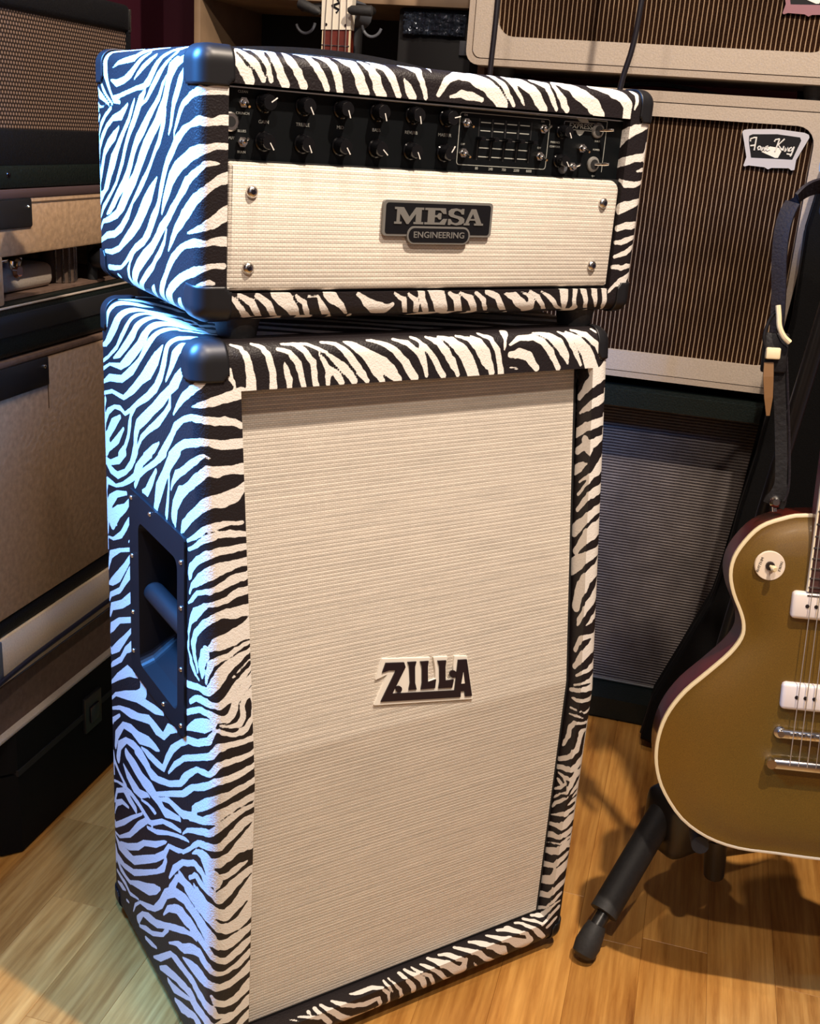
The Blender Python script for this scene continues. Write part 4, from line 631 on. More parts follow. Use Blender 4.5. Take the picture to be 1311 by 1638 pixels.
STRIPES_HEAD = '''14,474,493,2 15,420,494,4 17,354,495,1
0,524,459,1 0,481,469,8 0,423,474,12 1,371,478,14 8,337,489,15 15,271,494,7 17,200,495,4
0,539,435,3 0,498,428,14 0,440,435,13 0,395,447,16 0,366,459,12 0,328,474,9 6,282,486,6
0,376,435,1 0,354,445,7 0,316,459,10 0,272,471,9 2,241,480,7 2,238,481,7
17,360,495,4 15,444,494,4 14,551,493,8 6,572,487,24 0,577,469,30 0,577,450,29 0,562,428,15 0,539,407,9 0,517,392,9 0,479,390,8 0,475,390,8
0,523,399,7 0,519,399,7 0,469,404,8 0,419,411,8 0,361,419,8 0,313,423,11 0,280,433,18 0,253,450,17 0,229,464,12 1,196,478,8 9,146,490,8 10,126,491,9 12,109,492,9 15,95,494,7 17,78,495,5
0,332,385,2 0,294,399,9 0,263,419,14 0,222,443,15 0,184,462,8 1,145,476,5 5,121,485,7
0,639,421,1 0,639,421,1 0,625,404,17 0,584,392,9 0,553,383,4
0,615,431,7 0,598,416,11 0,572,402,7 0,529,385,5
0,642,384,8 0,639,383,8 0,625,378,5 0,582,380,2
0,636,367,3 0,637,368,3 0,639,371,10 1,642,374,10
0,639,349,8 0,637,352,8 0,630,359,8
0,540,377,8 0,543,376,8 0,584,361,9 0,620,340,13 0,639,316,4 0,637,301,8
0,420,387,7 0,423,385,7 0,467,364,20 0,529,356,11 0,577,337,12 0,613,313,15 0,637,287,12 0,639,258,1 0,637,232,8
0,486,339,6 0,488,337,6 0,519,320,21 0,565,301,20 0,598,280,16 0,613,256,17 0,630,229,16 0,637,208,4 0,639,193,8
0,373,397,6 0,392,378,13 0,414,356,13 0,445,335,13 0,476,313,17 0,505,289,23 0,534,265,35 0,560,239,27 0,582,213,26 0,606,193,12 0,639,177,24 0,639,165,4 0,639,163,4
0,304,414,10 0,308,411,10 0,335,395,24 0,356,376,23 0,380,354,20 0,409,332,16 0,431,311,16 0,447,292,16 0,462,270,16 0,488,244,13 0,512,220,10 0,555,193,9 0,618,157,13 0,639,133,3 0,640,132,3
0,174,443,3 0,196,426,11 0,217,404,13 0,249,385,14 0,282,366,20 0,318,342,24 0,359,318,23 0,385,294,21 0,404,270,23 0,426,246,23 0,457,222,23 0,500,198,19 0,534,174,19 0,567,155,14 0,591,145,3
5,62,485,11 2,66,480,13 0,76,474,12 0,95,469,12 0,114,467,20 0,148,452,29 0,162,433,24 0,174,414,25 0,186,395,25 0,213,371,29 0,237,352,25 0,270,332,27 0,304,308,31 0,332,284,31 0,354,263,27 0,383,237,28 0,431,208,32 0,467,179,31 0,512,153,19 0,570,136,13 0,620,126,9 0,639,109,8 0,642,107,8
0,78,453,8 0,81,450,8 0,88,443,16 0,98,433,22 0,114,414,21 0,133,395,18 0,141,376,15 0,148,356,12 0,162,337,5
0,179,380,8 0,191,359,18 0,205,340,18 0,220,320,16 0,239,306,12 0,258,289,11 0,270,277,11 0,299,253,13 0,323,237,17 0,354,215,15 0,395,189,8 0,431,157,18 0,481,126,18 0,531,107,15 0,589,98,15 0,639,81,10 0,644,79,10
0,234,251,4 0,258,232,19 0,280,213,31 0,313,189,36 0,352,157,32 0,397,129,26 0,452,102,19 0,500,78,13 0,555,64,12 0,608,59,8 0,622,52,6 0,625,51,6
59,0,423,16 51,0,423,16 42,0,423,16 35,0,421,14 26,0,421,14 19,1,419,14 12,5,419,14 6,10,419,17 1,21,414,13 0,42,409,14 0,57,402,14 0,74,397,12 0,86,390,14 0,98,380,14 0,114,361,12 0,131,342,6 0,131,330,5
60,0,371,18 51,0,371,18 42,0,371,16 35,0,368,14 26,0,366,11 19,1,366,14 12,5,366,16 6,10,368,16 1,19,364,15 0,40,359,10 0,59,354,13 0,81,347,17 0,98,337,18 0,114,330,20 0,141,308,21 0,169,287,19 0,189,263,19 0,208,232,20 0,222,205,16 0,234,189,19 0,263,165,26 0,289,138,23 0,325,114,17 0,378,95,16 0,414,76,14 0,452,54,10 0,486,38,8 0,536,30,11 0,577,26,12 0,583,25,12
56,0,325,11 51,0,325,11 42,0,325,11 35,0,325,11 28,0,323,12 19,1,320,14 12,5,318,17 6,10,316,20 1,19,311,22 0,40,306,26 0,64,296,26 0,86,289,26 0,119,275,30 0,148,256,30 0,169,232,27 0,189,210,20 0,205,184,6
44,0,292,2 37,0,294,5 30,0,294,7 23,0,294,9 14,4,292,10 10,6,287,9 6,11,282,11 1,19,275,14 0,35,268,18 0,50,260,18 0,64,253,25 0,76,244,24 0,86,237,20 0,117,215,16 0,145,196,21 0,169,177,20 0,210,153,24 0,237,131,22 0,268,109,23 0,320,83,29 0,364,57,29 0,388,33,33 2,388,17,32 6,366,11,11 6,361,10,11
0,177,155,6 0,191,129,12 0,217,105,15 0,244,88,12 0,263,71,15 0,301,50,17 0,332,30,16 4,349,14,23 6,337,11,5
0,395,78,4 0,419,59,6 0,433,40,15 0,428,26,12 4,414,14,14 8,380,8,8
60,0,270,20 51,0,268,20 42,0,265,18 35,0,260,16 28,0,256,14 21,1,251,15 17,2,246,14 11,6,241,17 6,11,234,17 1,21,227,22 0,30,220,26 0,45,210,28 0,57,203,29 0,69,196,27 0,81,189,29 0,90,181,26 0,121,162,20 0,145,138,15 0,167,114,3
59,0,207,26 49,0,201,26 42,0,196,22 35,0,191,22 28,0,186,21 21,1,184,18 15,3,179,15 10,6,177,12 5,12,174,12 0,23,169,8 0,42,165,6 0,62,160,1
57,0,153,18 49,0,153,18 40,0,153,16 30,0,153,12 23,0,150,11 15,3,148,11 7,9,148,14 1,19,148,16 0,42,143,15 0,66,138,12 0,88,131,14 0,109,121,16 0,143,102,19 0,165,83,19 0,184,62,17 0,205,38,24 0,208,23,28 6,193,10,3
52,0,107,11 46,0,107,11 37,0,107,9 28,0,107,9 21,1,105,10 14,4,102,10 6,11,98,14 0,23,93,19 0,47,86,17 0,74,78,17 0,98,69,19 0,124,57,20 0,157,38,23 1,162,21,42 6,150,10,6 7,133,9,1
37,0,74,2 30,0,74,7 23,0,76,9 14,4,74,7 6,10,69,7 2,17,66,3 0,33,59,2
53,0,57,9 49,0,57,9 42,0,57,7 35,0,54,5 23,0,54,2
0,256,33,4 1,260,19,26 6,253,11,7
0,95,33,2 1,100,19,25 4,95,14,18 6,88,10,5
3,517,16,10 3,512,15,10 4,500,14,7
68,13,493,5 69,11,491,5 70,5,485,8 72,1,478,13 77,0,471,16 82,0,464,16 87,0,457,19 92,0,455,21 94,0,450,20 98,0,442,20
79,14,494,11 83,11,491,11 89,7,488,11 94,4,483,13 99,2,480,16 106,0,474,16 113,0,467,13 118,0,457,10 123,0,450,10 125,0,446,10
96,20,496,8 100,21,496,8 110,23,497,9 114,17,495,16 121,12,492,19 123,6,486,12 128,2,480,12 132,0,474,10 135,0,467,9 137,0,457,9 140,0,450,9 141,0,446,9
125,24,497,8 129,23,497,8 141,21,496,14 145,17,495,18 147,7,488,16 149,3,482,16 152,1,476,15 156,0,469,16 159,0,462,14 161,0,455,17 166,0,448,17 170,0,441,17
171,26,497,5 172,23,497,5 174,14,493,11 177,8,489,16 180,4,483,18 185,1,478,16 190,0,471,13 195,0,464,18 197,0,460,15 202,0,452,13 204,0,448,15 208,0,441,15
191,21,496,1 191,21,496,1 201,21,496,8 210,21,496,20 217,17,495,16 222,10,491,14 226,5,485,14 233,2,480,14 235,0,474,14 240,0,469,13 245,0,462,15 250,0,455,12 255,0,445,12 257,0,440,12
229,26,497,13 234,23,497,13 241,19,496,12 251,17,495,18 258,14,493,20 262,8,489,14 267,5,485,16 271,2,480,16 274,0,471,14 279,0,462,16 281,0,455,14 283,0,445,14 285,0,439,14
283,25,497,12 287,21,496,12 294,15,494,18 301,11,491,19 311,10,491,26 315,5,485,20 319,1,478,21 324,0,471,19 327,0,464,21 329,0,455,21 334,0,448,21 339,0,439,21
334,19,496,11 337,15,494,11 342,10,491,15 346,6,487,15 353,4,483,16 355,1,476,18 363,0,467,20 365,0,460,19 367,0,452,21 372,0,445,21 378,0,437,21
354,24,497,9 356,21,496,9 364,14,493,17 373,11,491,17 384,8,489,16 389,4,483,16 394,1,478,17 399,0,471,17 403,0,464,14 408,0,455,14 413,0,445,12 416,0,440,12
426,0,471,5 427,0,469,5 432,0,464,10 437,0,457,15 439,0,452,17 444,0,445,17 449,0,439,17
424,20,496,9 428,19,496,9 438,17,495,13 448,14,493,17 460,12,492,23 461,6,486,15 463,1,478,13 468,0,471,12 470,0,464,11 475,0,455,11 478,0,445,9 479,0,441,9
493,27,499,9 493,23,497,9 493,9,490,2
509,0,449,10 511,0,452,10 516,0,460,12 521,0,469,14 526,1,476,15 535,3,482,14 545,6,486,17 555,10,491,20 567,9,490,24 579,8,489,21 593,8,489,30 602,5,485,33 612,3,482,31 624,1,478,31 631,0,474,30 638,0,467,30 646,0,462,31 653,0,457,28 660,0,450,27 669,0,441,27
538,0,447,5 540,0,448,5 552,0,450,8 564,0,455,14 578,0,452,16 590,0,452,16 602,0,450,12 612,0,448,9 616,0,447,9
645,21,498,16 649,15,494,16 654,9,490,11 660,6,486,12 667,3,482,13 672,1,476,13 677,0,469,12 681,0,462,10 689,0,455,10 696,0,445,8 698,0,442,8
678,20,497,12 680,15,494,12 684,8,489,7 691,4,483,8 698,1,478,11 703,0,471,8 710,0,464,8 717,0,457,7 720,0,452,7 725,0,445,4
680,17,495,10 685,15,494,10 694,12,492,17 704,10,491,20 716,9,490,26 725,5,485,24 734,2,480,21 744,1,476,22 751,0,469,22 758,0,462,23 763,0,455,23 773,0,445,19 779,0,439,19
750,17,495,14 757,15,494,14 766,12,492,15 774,9,490,16 785,8,489,19 787,2,480,13 794,0,471,12 799,0,462,12 804,0,455,11 811,0,445,8 813,0,442,8
802,14,493,5 806,6,486,11 813,1,478,11 818,0,471,15 823,0,467,14 830,0,460,17 833,0,452,17 837,0,448,14 842,0,443,14
815,20,496,20 824,17,495,20 833,14,493,25 843,10,491,21 855,8,489,27 864,4,483,32 873,1,478,30 885,0,474,31 895,0,467,29 907,0,462,29 916,0,455,34 924,0,450,28 928,0,445,26 937,0,437,26
913,18,495,14 920,17,495,14 934,15,494,19 946,12,492,20 961,11,491,24 972,8,489,31 984,6,486,28 996,3,482,27 1005,0,474,26 1015,0,464,25 1015,0,457,23 1015,0,448,23 1015,0,437,23
1028,19,496,3 1035,14,493,12 1042,8,489,11 1041,2,480,9 1041,0,471,9 1038,0,464,6 1036,0,457,4
65,0,49,6 68,0,47,6 77,0,40,10 84,0,30,11 89,0,26,11 94,2,17,12 101,6,10,14 123,23,1,8 126,25,-1,8
85,0,52,9 89,0,49,9 96,0,45,11 104,0,40,13 111,0,37,14 116,0,28,13 123,2,17,13 130,8,8,10 147,23,1,8 149,25,-1,8
123,0,50,11 128,0,47,11 137,0,40,13 147,0,33,14 152,0,23,14 159,5,12,11 171,18,2,13 171,18,2,8 171,18,2,8
169,0,56,34 180,0,45,34 185,0,40,31 190,0,33,26 197,0,26,24 204,2,17,22 211,8,8,17 218,18,2,8 220,20,0,8
207,0,49,6 209,0,47,6 216,0,40,9 226,0,35,10 228,0,26,11 233,3,15,11 242,14,4,7 242,18,2,8 242,21,0,8
233,0,47,4 235,0,47,4 243,0,47,4 250,0,47,4
256,0,47,5 257,0,45,5 262,0,35,10 269,0,23,15 274,3,15,15 281,8,8,15 289,18,2,8 291,20,0,8
280,0,53,24 288,0,45,24 293,0,40,21 298,0,37,16 303,0,33,16 310,0,28,13 317,1,19,9 324,6,11,6 326,7,9,6
327,8,8,2 337,18,2,7 337,14,4,8 337,10,6,8
349,0,50,9 353,0,47,9 363,0,40,14 370,0,33,19 379,0,28,22 391,1,21,27 403,1,19,27 415,2,17,21 422,1,21,15 430,0,26,8 433,0,28,8
437,0,51,6 439,0,49,6 449,0,42,8 461,0,37,11 461,0,30,12 463,1,21,11 468,6,10,9 479,23,1,8 481,25,-1,8
470,0,49,6 473,0,47,6 482,0,40,9 490,0,35,12 492,0,26,13 494,3,15,13 497,8,8,10 503,18,2,8 505,20,0,8
58,6,10,3 60,8,8,8 63,10,6,8
502,0,54,16 504,0,47,16 506,0,37,14 511,0,28,15 514,1,21,15 521,6,10,13 527,14,4,8 529,16,2,8
537,0,59,35 545,0,45,35 550,0,35,33 554,0,23,32 562,6,11,27 574,18,2,8 577,20,0,8
575,0,49,9 578,0,47,9 586,0,42,12 595,0,37,18 598,0,26,18 602,3,15,17 607,8,8,16 622,23,1,8 624,25,-1,8
603,0,50,5 605,0,49,5 619,0,42,10 631,0,37,16 636,0,28,16 643,2,17,15 648,8,8,14 646,11,6,8 643,13,4,8
645,0,49,8 648,0,47,8 658,0,40,9 667,0,33,12 669,0,23,10 677,5,12,10 679,8,8,7 693,23,1,8 695,25,-1,8
674,0,51,11 679,0,49,11 691,0,45,13 703,0,40,14 710,0,30,14 715,1,21,15 725,6,11,13 741,18,2,8 743,20,0,8
722,0,47,3 737,0,42,12 751,0,40,19 761,0,30,22 773,0,23,23 782,2,17,20 797,6,11,30 799,2,17,22 801,0,26,18 799,0,33,14 794,0,40,9 782,0,45,5 768,0,49,2
794,0,51,6 797,0,49,6 806,0,45,8 818,0,37,13 825,0,28,11 835,1,19,10 842,6,10,9 859,23,1,7 862,25,-1,7
826,0,50,4 828,0,49,4 837,0,45,6 847,0,40,8 857,0,33,11 866,0,26,11 876,3,15,8 888,7,9,7 907,23,1,11 911,25,-1,11
890,0,60,24 893,0,49,24 895,0,40,22 897,0,28,20 900,2,17,13 907,11,6,4 908,11,5,4
926,0,56,14 926,0,49,14 926,0,40,11 926,0,28,11 931,3,15,10 933,8,8,22 936,14,0,22
949,0,56,16 952,0,49,16 957,0,40,13 962,0,28,13 964,3,15,10 978,18,2,7 980,19,0,7
982,0,59,16 984,0,52,16 986,0,42,16 991,0,30,12 993,1,21,9 998,6,11,4
1013,0,56,15 1015,0,49,15 1017,0,40,13 1020,0,28,13 1020,3,15,12 1026,14,4,4 1026,15,3,4
1090,6,435,1 1090,6,435,1 1090,6,431,18 1080,1,426,16 1071,0,423,17 1064,0,419,18 1055,0,416,18 1045,0,414,22 1036,0,409,22 1029,2,407,25 1029,9,403,25 1029,16,400,27 1029,23,395,31 1029,28,391,29 1029,49,369,29
1090,6,386,8 1090,6,378,8 1090,6,356,23 1082,1,356,17 1073,0,354,17 1064,0,354,17 1055,0,352,15 1045,0,349,18 1038,0,347,18 1029,0,345,19 1029,9,343,19 1029,19,340,17 1029,26,336,15 1029,28,333,6 1029,33,329,6
1097,10,328,8 1090,6,328,8 1084,2,328,8 1073,0,325,5 1068,-1,324,5
1097,9,304,8 1090,6,301,8 1084,2,299,8 1073,0,296,11 1066,0,294,12 1057,0,294,14 1048,0,294,14 1038,0,294,16 1029,0,298,10 1029,7,300,6 1029,13,302,6
1097,10,262,8 1090,6,258,8 1086,3,256,14 1076,0,253,16 1069,0,251,18 1062,0,248,18 1052,0,246,21 1045,0,244,24 1022,0,236,24
1104,13,203,14 1091,6,203,14 1082,1,203,15 1073,0,201,17 1064,0,201,16 1055,0,201,16 1045,0,198,14 1031,0,194,14
1094,5,176,9 1086,3,174,9 1076,0,172,11 1069,0,169,11 1062,0,167,14 1055,0,165,13 1048,0,162,12 1038,0,162,9 1029,0,162,9
1096,8,157,9 1089,5,153,9 1080,1,148,12 1073,0,143,12 1066,0,138,12 1057,0,136,11 1050,0,133,11 1041,0,131,8 1033,0,129,8
1092,3,107,9 1082,1,107,9 1073,0,107,12 1066,0,105,10 1059,0,102,11 1048,0,105,11 1036,0,105,9 1027,0,105,9
1092,2,87,13 1080,1,81,13 1071,0,76,13 1059,0,71,15 1055,0,66,14 1048,0,64,10 1041,0,59,8 1036,0,54,8 1030,0,48,8
1079,0,70,7 1076,0,64,7 1073,0,59,5 1071,0,54,4'''
LOGO={'plate':[(220.8,495.0),(287.0,483.7),(285.1,478.3),(284.4,467.7),(283.3,457.9),(285.2,454.6),(294.6,455.8),(294.2,467.1),(292.9,476.0),(291.3,483.2),(311.7,480.0),(309.7,472.6),(309.3,453.9),(314.9,450.5),(320.8,452.9),(320.1,466.2),(321.7,478.6),(340.7,474.8),(342.1,461.7),(349.3,418.4),(209.3,441.2),(227.3,475.0),(211.9,471.7)],'za':[(224.7,490.0),(249.6,485.8),(251.5,479.8),(232.9,450.8),(321.0,436.0),(326.1,473.7),(339.1,471.7),(347.1,423.4),(336.8,425.0),(335.9,432.1),(330.3,433.0),(330.0,425.6),(217.4,444.3),(238.7,478.5),(228.9,480.2),(219.8,479.3)],'hole':[(333.7,456.8),(330.7,442.8),(335.8,442.1)],'i':[(254.4,485.2),(266.6,483.4),(264.5,477.4),(264.6,457.5),(266.8,448.9),(255.5,450.6),(257.5,459.0),(256.6,479.1)],'l1':[(271.9,482.4),(283.8,480.7),(282.6,473.8),(282.6,454.4),(294.2,455.6),(292.7,445.0),(272.6,447.9),(274.2,455.5),(274.2,475.5)],'l2':[(296.5,478.4),(308.9,476.4),(307.8,468.7),(308.0,451.2),(320.0,449.9),(317.6,440.4),(297.6,443.7),(299.2,451.6),(299.0,470.4)],'d1':[(246.4,453.5),(245.8,451.7),(244.2,450.6),(242.0,450.5),(239.8,451.5),(238.2,453.3),(237.6,455.4),(238.2,457.3),(239.8,458.4),(242.0,458.5),(244.2,457.5),(245.9,455.7)],'d2':[(324.4,456.2),(323.7,454.0),(321.8,452.7),(319.1,452.7),(316.4,453.9),(314.4,456.0),(313.7,458.5),(314.4,460.6),(316.3,461.9),(319.0,462.0),(321.7,460.8),(323.7,458.7)]}
TKB={'out':[(437.1,1108.2),(439.5,1111.4),(447.2,1113.0),(491.2,1116.0),(534.5,1113.2),(542.3,1110.4),(543.6,1106.1),(529.3,1070.4),(529.3,1054.5),(524.4,1053.6),(519.9,1056.6),(492.7,1055.1),(487.4,1052.5),(481.2,1055.4),(455.6,1056.3),(449.6,1054.1),(447.4,1055.7),(450.0,1069.0),(445.1,1084.5)],'inn':[(448.9,1102.8),(454.2,1105.4),(492.6,1108.1),(529.1,1105.6),(531.7,1100.8),(523.1,1070.5),(457.5,1069.0),(449.9,1093.9)],'tri':[(484.6,1088.5),(505.4,1086.6),(500.1,1071.6),(495.6,1071.2),(472.5,1079.1)],'st':[[(452.1,1094.1),(452.1,1098.0),(457.4,1100.3),(462.0,1100.4)],[(460.8,1100.3),(460.7,1091.3),(460.5,1080.5)],[(453.3,1087.1),(460.0,1088.4)],[(467.6,1087.8),(465.5,1084.9),(466.9,1081.6),(469.6,1082.3),(470.1,1086.3),(467.6,1087.8)],[(472.0,1080.8),(472.6,1086.5),(473.4,1082.0),(475.0,1086.4),(476.6,1085.1),(476.7,1081.2)],[(478.5,1084.1),(481.6,1086.0),(480.9,1088.8),(478.2,1087.5),(478.7,1083.0),(481.8,1081.5),(484.8,1084.0)],[(490.1,1096.2),(491.3,1099.3),(497.8,1100.9)],[(497.5,1100.8),(495.3,1089.2),(493.6,1081.3)],[(505.6,1101.7),(497.2,1091.6),(504.2,1083.7)],[(506.1,1090.6),(505.7,1083.3)],[(509.1,1081.8),(509.5,1088.0),(510.6,1083.0),(512.7,1088.8),(514.3,1082.8)],[(519.1,1089.3),(515.5,1087.3),(515.7,1082.9),(518.9,1084.2),(522.8,1090.7)],[(522.4,1090.1),(521.0,1082.1),(518.8,1075.2)],[(521.2,1077.6),(512.5,1078.7)]]}
# ---------------------------------------------------------------- zebra covered shells
def segs(txt):
    out = []
    for L in txt.strip().split('\n'):
        P = np.array([[float(v) for v in t.split(',')] for t in L.split()]); P[:, :3] /= 2000.; P[:, 3] /= 4000.
        out.append(P)
    return out
def stripe_field(V, strokes, proc):
    f = np.full(len(V), -.05); order = np.argsort(V[:, 2]); Z = V[order, 2]
    for P in strokes:
        for a, b in zip(P[:-1], P[1:]):
            m = .012+max(a[3], b[3]); lo = np.minimum(a[:3], b[:3])-m; hi = np.maximum(a[:3], b[:3])+m
            i0, i1 = np.searchsorted(Z, [lo[2], hi[2]]); ix = order[i0:i1]; Q = V[ix]
            k = (Q[:, 0] > lo[0]) & (Q[:, 0] < hi[0]) & (Q[:, 1] > lo[1]) & (Q[:, 1] < hi[1]); ix = ix[k]; Q = Q[k]
            if not len(ix): continue
            d = b[:3]-a[:3]; L2 = max(d@d, 1e-12); t = np.clip((Q-a[:3])@d/L2, 0, 1)
            dist = np.linalg.norm(Q-a[:3]-t[:, None]*d, axis=1)
            f[ix] = np.maximum(f[ix], a[3]+(b[3]-a[3])*t-dist)
    far = f < -.011
    x, y, z = V.T
    wx = .020*np.sin(9*z+7*y+1.3)+.013*np.sin(23*z+11*x+17*y+.4)+.006*np.sin(51*x+37*z+43*y)
    ph = (x*.55+y*1.1+z*.62+wx)/.021*2*PI*.5
    g = (np.sin(ph)-.12+.45*np.sin(ph*.31+9*x+13*z))*.0036
    use = far & proc(V)
    f[use] = g[use]; return f
def zebra_shell(name, kw, txt, parent, proc):
    V, F = shell(**kw)
    me = bpy.data.meshes.new(name); me.vertices.add(len(V)); me.vertices.foreach_set('co', V.astype(np.float32).ravel())
    me.loops.add(len(F)*4); me.loops.foreach_set('vertex_index', F.astype(np.int32).ravel())
    me.polygons.add(len(F)); me.polygons.foreach_set('loop_start', np.arange(len(F), dtype=np.int32)*4)
    me.polygons.foreach_set('loop_total', np.full(len(F), 4, dtype=np.int32)); me.polygons.foreach_set('use_smooth', np.ones(len(F), dtype=bool))
    me.update(calc_edges=True)
    at = me.attributes.new('zeb', 'FLOAT', 'POINT'); at.data.foreach_set('value', stripe_field(V, segs(txt), proc).astype(np.float32))
    return link(name, me, 'zebra_vinyl', parent)
def corner_guard(kw, ix, iy, iz, L, parent, t=.0022, m='blue_black_plastic', Lx=None):
    """moulded plastic corner cap: follows the rounded corner, three tongues"""
    W, D, H, r, zk, s = (kw[k] for k in ('W', 'D', 'H', 'r', 'zk', 's')); bm = BM(); n = 14
    R = r+t
    def P(a, b, c):
        p = Vector((a, b, c)); q = Vector(max(v, R) for v in p); d = p-q
        if d.length > 1e-9: p = q+d.normalized()*R
        x = -t+p.x if ix == 0 else W+t-p.x; y = -t+p.y if iy == 0 else D+t-p.y; z = -t+p.z if iz == 0 else H+t-p.z
        if z > zk: y += s*(z-zk)/(H-zk)*(1-y/D)
        return (x, y, z)
    LL = L+t; kx = ((Lx or L)+t)/LL
    for f in (lambda a, b: P(a*kx, b, 0), lambda a, b: P(a*kx, 0, b), lambda a, b: P(0, a, b)):
        g = [[bm.verts.new(f(LL*i/n, LL*j/n)) for j in range(n+1)] for i in range(n+1)]
        for i in range(n):
            for j in range(n):
                u, v = (i+.5)/n, (j+.5)/n
                if u > .72 and v > .72 and (u-.72)**2+(v-.72)**2 > .075: continue
                bm.faces.new((g[i][j], g[i+1][j], g[i+1][j+1], g[i][j+1]))
    bmesh.ops.remove_doubles(bm, verts=bm.verts, dist=1e-5)
    o = obj('corner_guard', bm, m, parent, smooth=True)
    md = o.modifiers.new('thick', 'SOLIDIFY'); md.thickness = .0022; md.offset = -1
    ctr = Vector((W/2, D/2, H/2)); me = o.data                    # make normals face out
    if me.polygons and (me.polygons[0].center-ctr).dot(me.polygons[0].normal) < 0: me.flip_normals()
    return o
def rivet(parent, a, d, r=.0032, m='dark_metal', name='screw'):
    a = Vector(a); d = Vector(d)
    return obj(name, lathe(BM(), a, a+d*.0022, [(0, r), (.5, r*.9), (1, r*.3)], 10), m, parent, smooth=True)
# ---------------------------------------------------------------- speaker cabinet
cab = empty('speaker_cabinet', (0, 0, 0), label='tall zebra-striped speaker cabinet with cream woven grille, standing on the floor', cat='speaker cabinet')
K = CAB
zebra_shell('cabinet_shell', K, STRIPES_CAB, cab, lambda V: (V[:, 0] > K['W']-.012) | (V[:, 1] > K['D']-.012) | (V[:, 2] < .004) | ((V[:, 2] > K['H']-.004) & (V[:, 1] > .10)))
def yf(z): return K['s']*(z-K['zk'])/(K['H']-K['zk']) if z > K['zk'] else 0.0
gz = K['zk']+.008; d0 = .0245
def dp(z): return (yf(z)+.005*(z-gz)/(K['H']-gz)) if z > gz else 0.0
def grille(bm, x0, x1, z0, z1, d, th):
    rows = [z0, gz, z1]; A = []
    for z in rows:
        y = d+dp(z)
        A.append([bm.verts.new((x, y, z)) for x in (x0, x1)]+[bm.verts.new((x, y+th, z)) for x in (x1, x0)])
    for a, b in zip(A[:-1], A[1:]):
        for k in range(4): bm.faces.new((a[k], a[(k+1) % 4], b[(k+1) % 4], b[k]))
    bm.faces.new(A[0][::-1]); bm.faces.new(A[-1]); return bm
x0, x1, z0, z1 = K['tL'], K['W']-K['tR'], K['tB'], K['H']-K['tT']
obj('grille_cloth', grille(BM(), x0+.004, x1-.0055, z0+.0045, z1-.0005, d0, .016), 'cream_basketweave', cab)
obj('grille_surround', grille(BM(), x0+.0004, x1-.0004, z0+.0004, z1-.0003, d0+.0045, .004), 'matte_black', cab)
# piping cord round the grille
bm = BM()
def gp(x, z, o=0): return (x, d0+.0025+dp(z)+o, z)
tube(bm, [gp(x0+.002, z0+.0022), gp(x1-.0026, z0+.0022), gp(x1-.0026, gz), gp(x1-.0026, z1-.003)], .0023, 8)
obj('piping', bm, 'matte_black', cab, smooth=True)
for ix in (0, 1):
    for iy in (0, 1):
        for iz in (0, 1):
            if (ix, iy, iz) == (0, 0, 0): corner_guard(K, ix, iy, iz, .030, cab)
            else: corner_guard(K, ix, iy, iz, .036 if iz else .030, cab, Lx=.022 if ix else None)
for x in (.045, K['W']-.045):
    for y in (.04, K['D']-.05):
        obj('rubber_foot', lathe(BM(), (x, y, 0), (x, y, FZ), [(0, .021), (.4, .020), (.9, .017), (1, .015)], 20), 'rubber', cab, smooth=True)
# side handle: moulded plate with a deep cup and a grip bar
hy0, hy1, hz0, hz1 = .0775, .2555, .4235, .6605
iy0, iy1, iz0, iz1 = .0975, .2235, .446, .629
YZ = lambda u, v, t: (-t, u, v)
ph = obj('recessed_handle', ringplate(BM(), rrect(hy0, hy1, hz0, hz1, .006), rrect(iy0, iy1, iz0, iz1, .012), YZ, -.001, .003), 'handle_black', cab)
bm = BM(); o_ = rrect(iy0, iy1, iz0, iz1, .012); n = len(o_)
cy, cz = (iy0+iy1)/2, (iz0+iz1)/2
loops = []
for dep, sy, szt, szb in ((-.003, 1, 1, 1), (.012, .97, .97, .93), (.085, .86, .80, .30)):
    loops.append([bm.verts.new((dep, cy+(u-cy)*sy, cz+(v-cz)*(szt if v > cz else szb))) for u, v in o_])
for A, B in zip(loops[:-1], loops[1:]):
    for k in range(n): bm.faces.new((A[k], A[(k+1) % n], B[(k+1) % n], B[k]))
bm.faces.new(loops[-1])
obj('handle_cup', bm, 'handle_black', ph)
cylo('grip_bar', (.0150, iy0-.001, .5385), (.0150, iy1+.001, .5385), .0125, 'blue_black_plastic', ph, 20)
for y, z in [(hy0+.009, hz0+.012), (hy0+.009, .505), (hy0+.009, .578), (hy0+.009, hz1-.030), (hy1-.009, hz0+.030), (hy1-.009, .505), (hy1-.009, .578), (hy1-.009, hz1-.010), (cy+.022, hz1-.009), (cy-.018, hz0+.010)]:
    rivet(ph, (-.003, y, z), (-1, 0, 0), .0030, 'worn_nickel')
# logo
SL = K['s']/(K['H']-K['zk'])
def LG(u, v, t): u /= 1000; v /= 1000; return (u, d0+.001+dp(v)-t, v)
lo = obj('logo_badge', prism(BM(), LOGO['plate'], LG, .0002, .0048), 'logo_cream', cab, label='cream-edged black lettering badge')
for nm in ('za', 'i', 'l1', 'l2', 'd1', 'd2'): obj('logo_letter', prism(BM(), LOGO[nm], LG, .0047, .0064), 'logo_black', lo)
obj('logo_counter', prism(BM(), LOGO['hole'], LG, .0047, .0067), 'logo_cream', lo)
bm = BM(); box(bm, (.06, K['D']-.0005, .06), (K['W']-.06, K['D']+.003, K['H']-.06), .002); obj('back_panel', bm, 'black_vinyl', cab)
cylo('jack_socket', (.27, K['D']+.003, .2), (.27, K['D']+.012, .2), .012, 'black_plastic', cab)
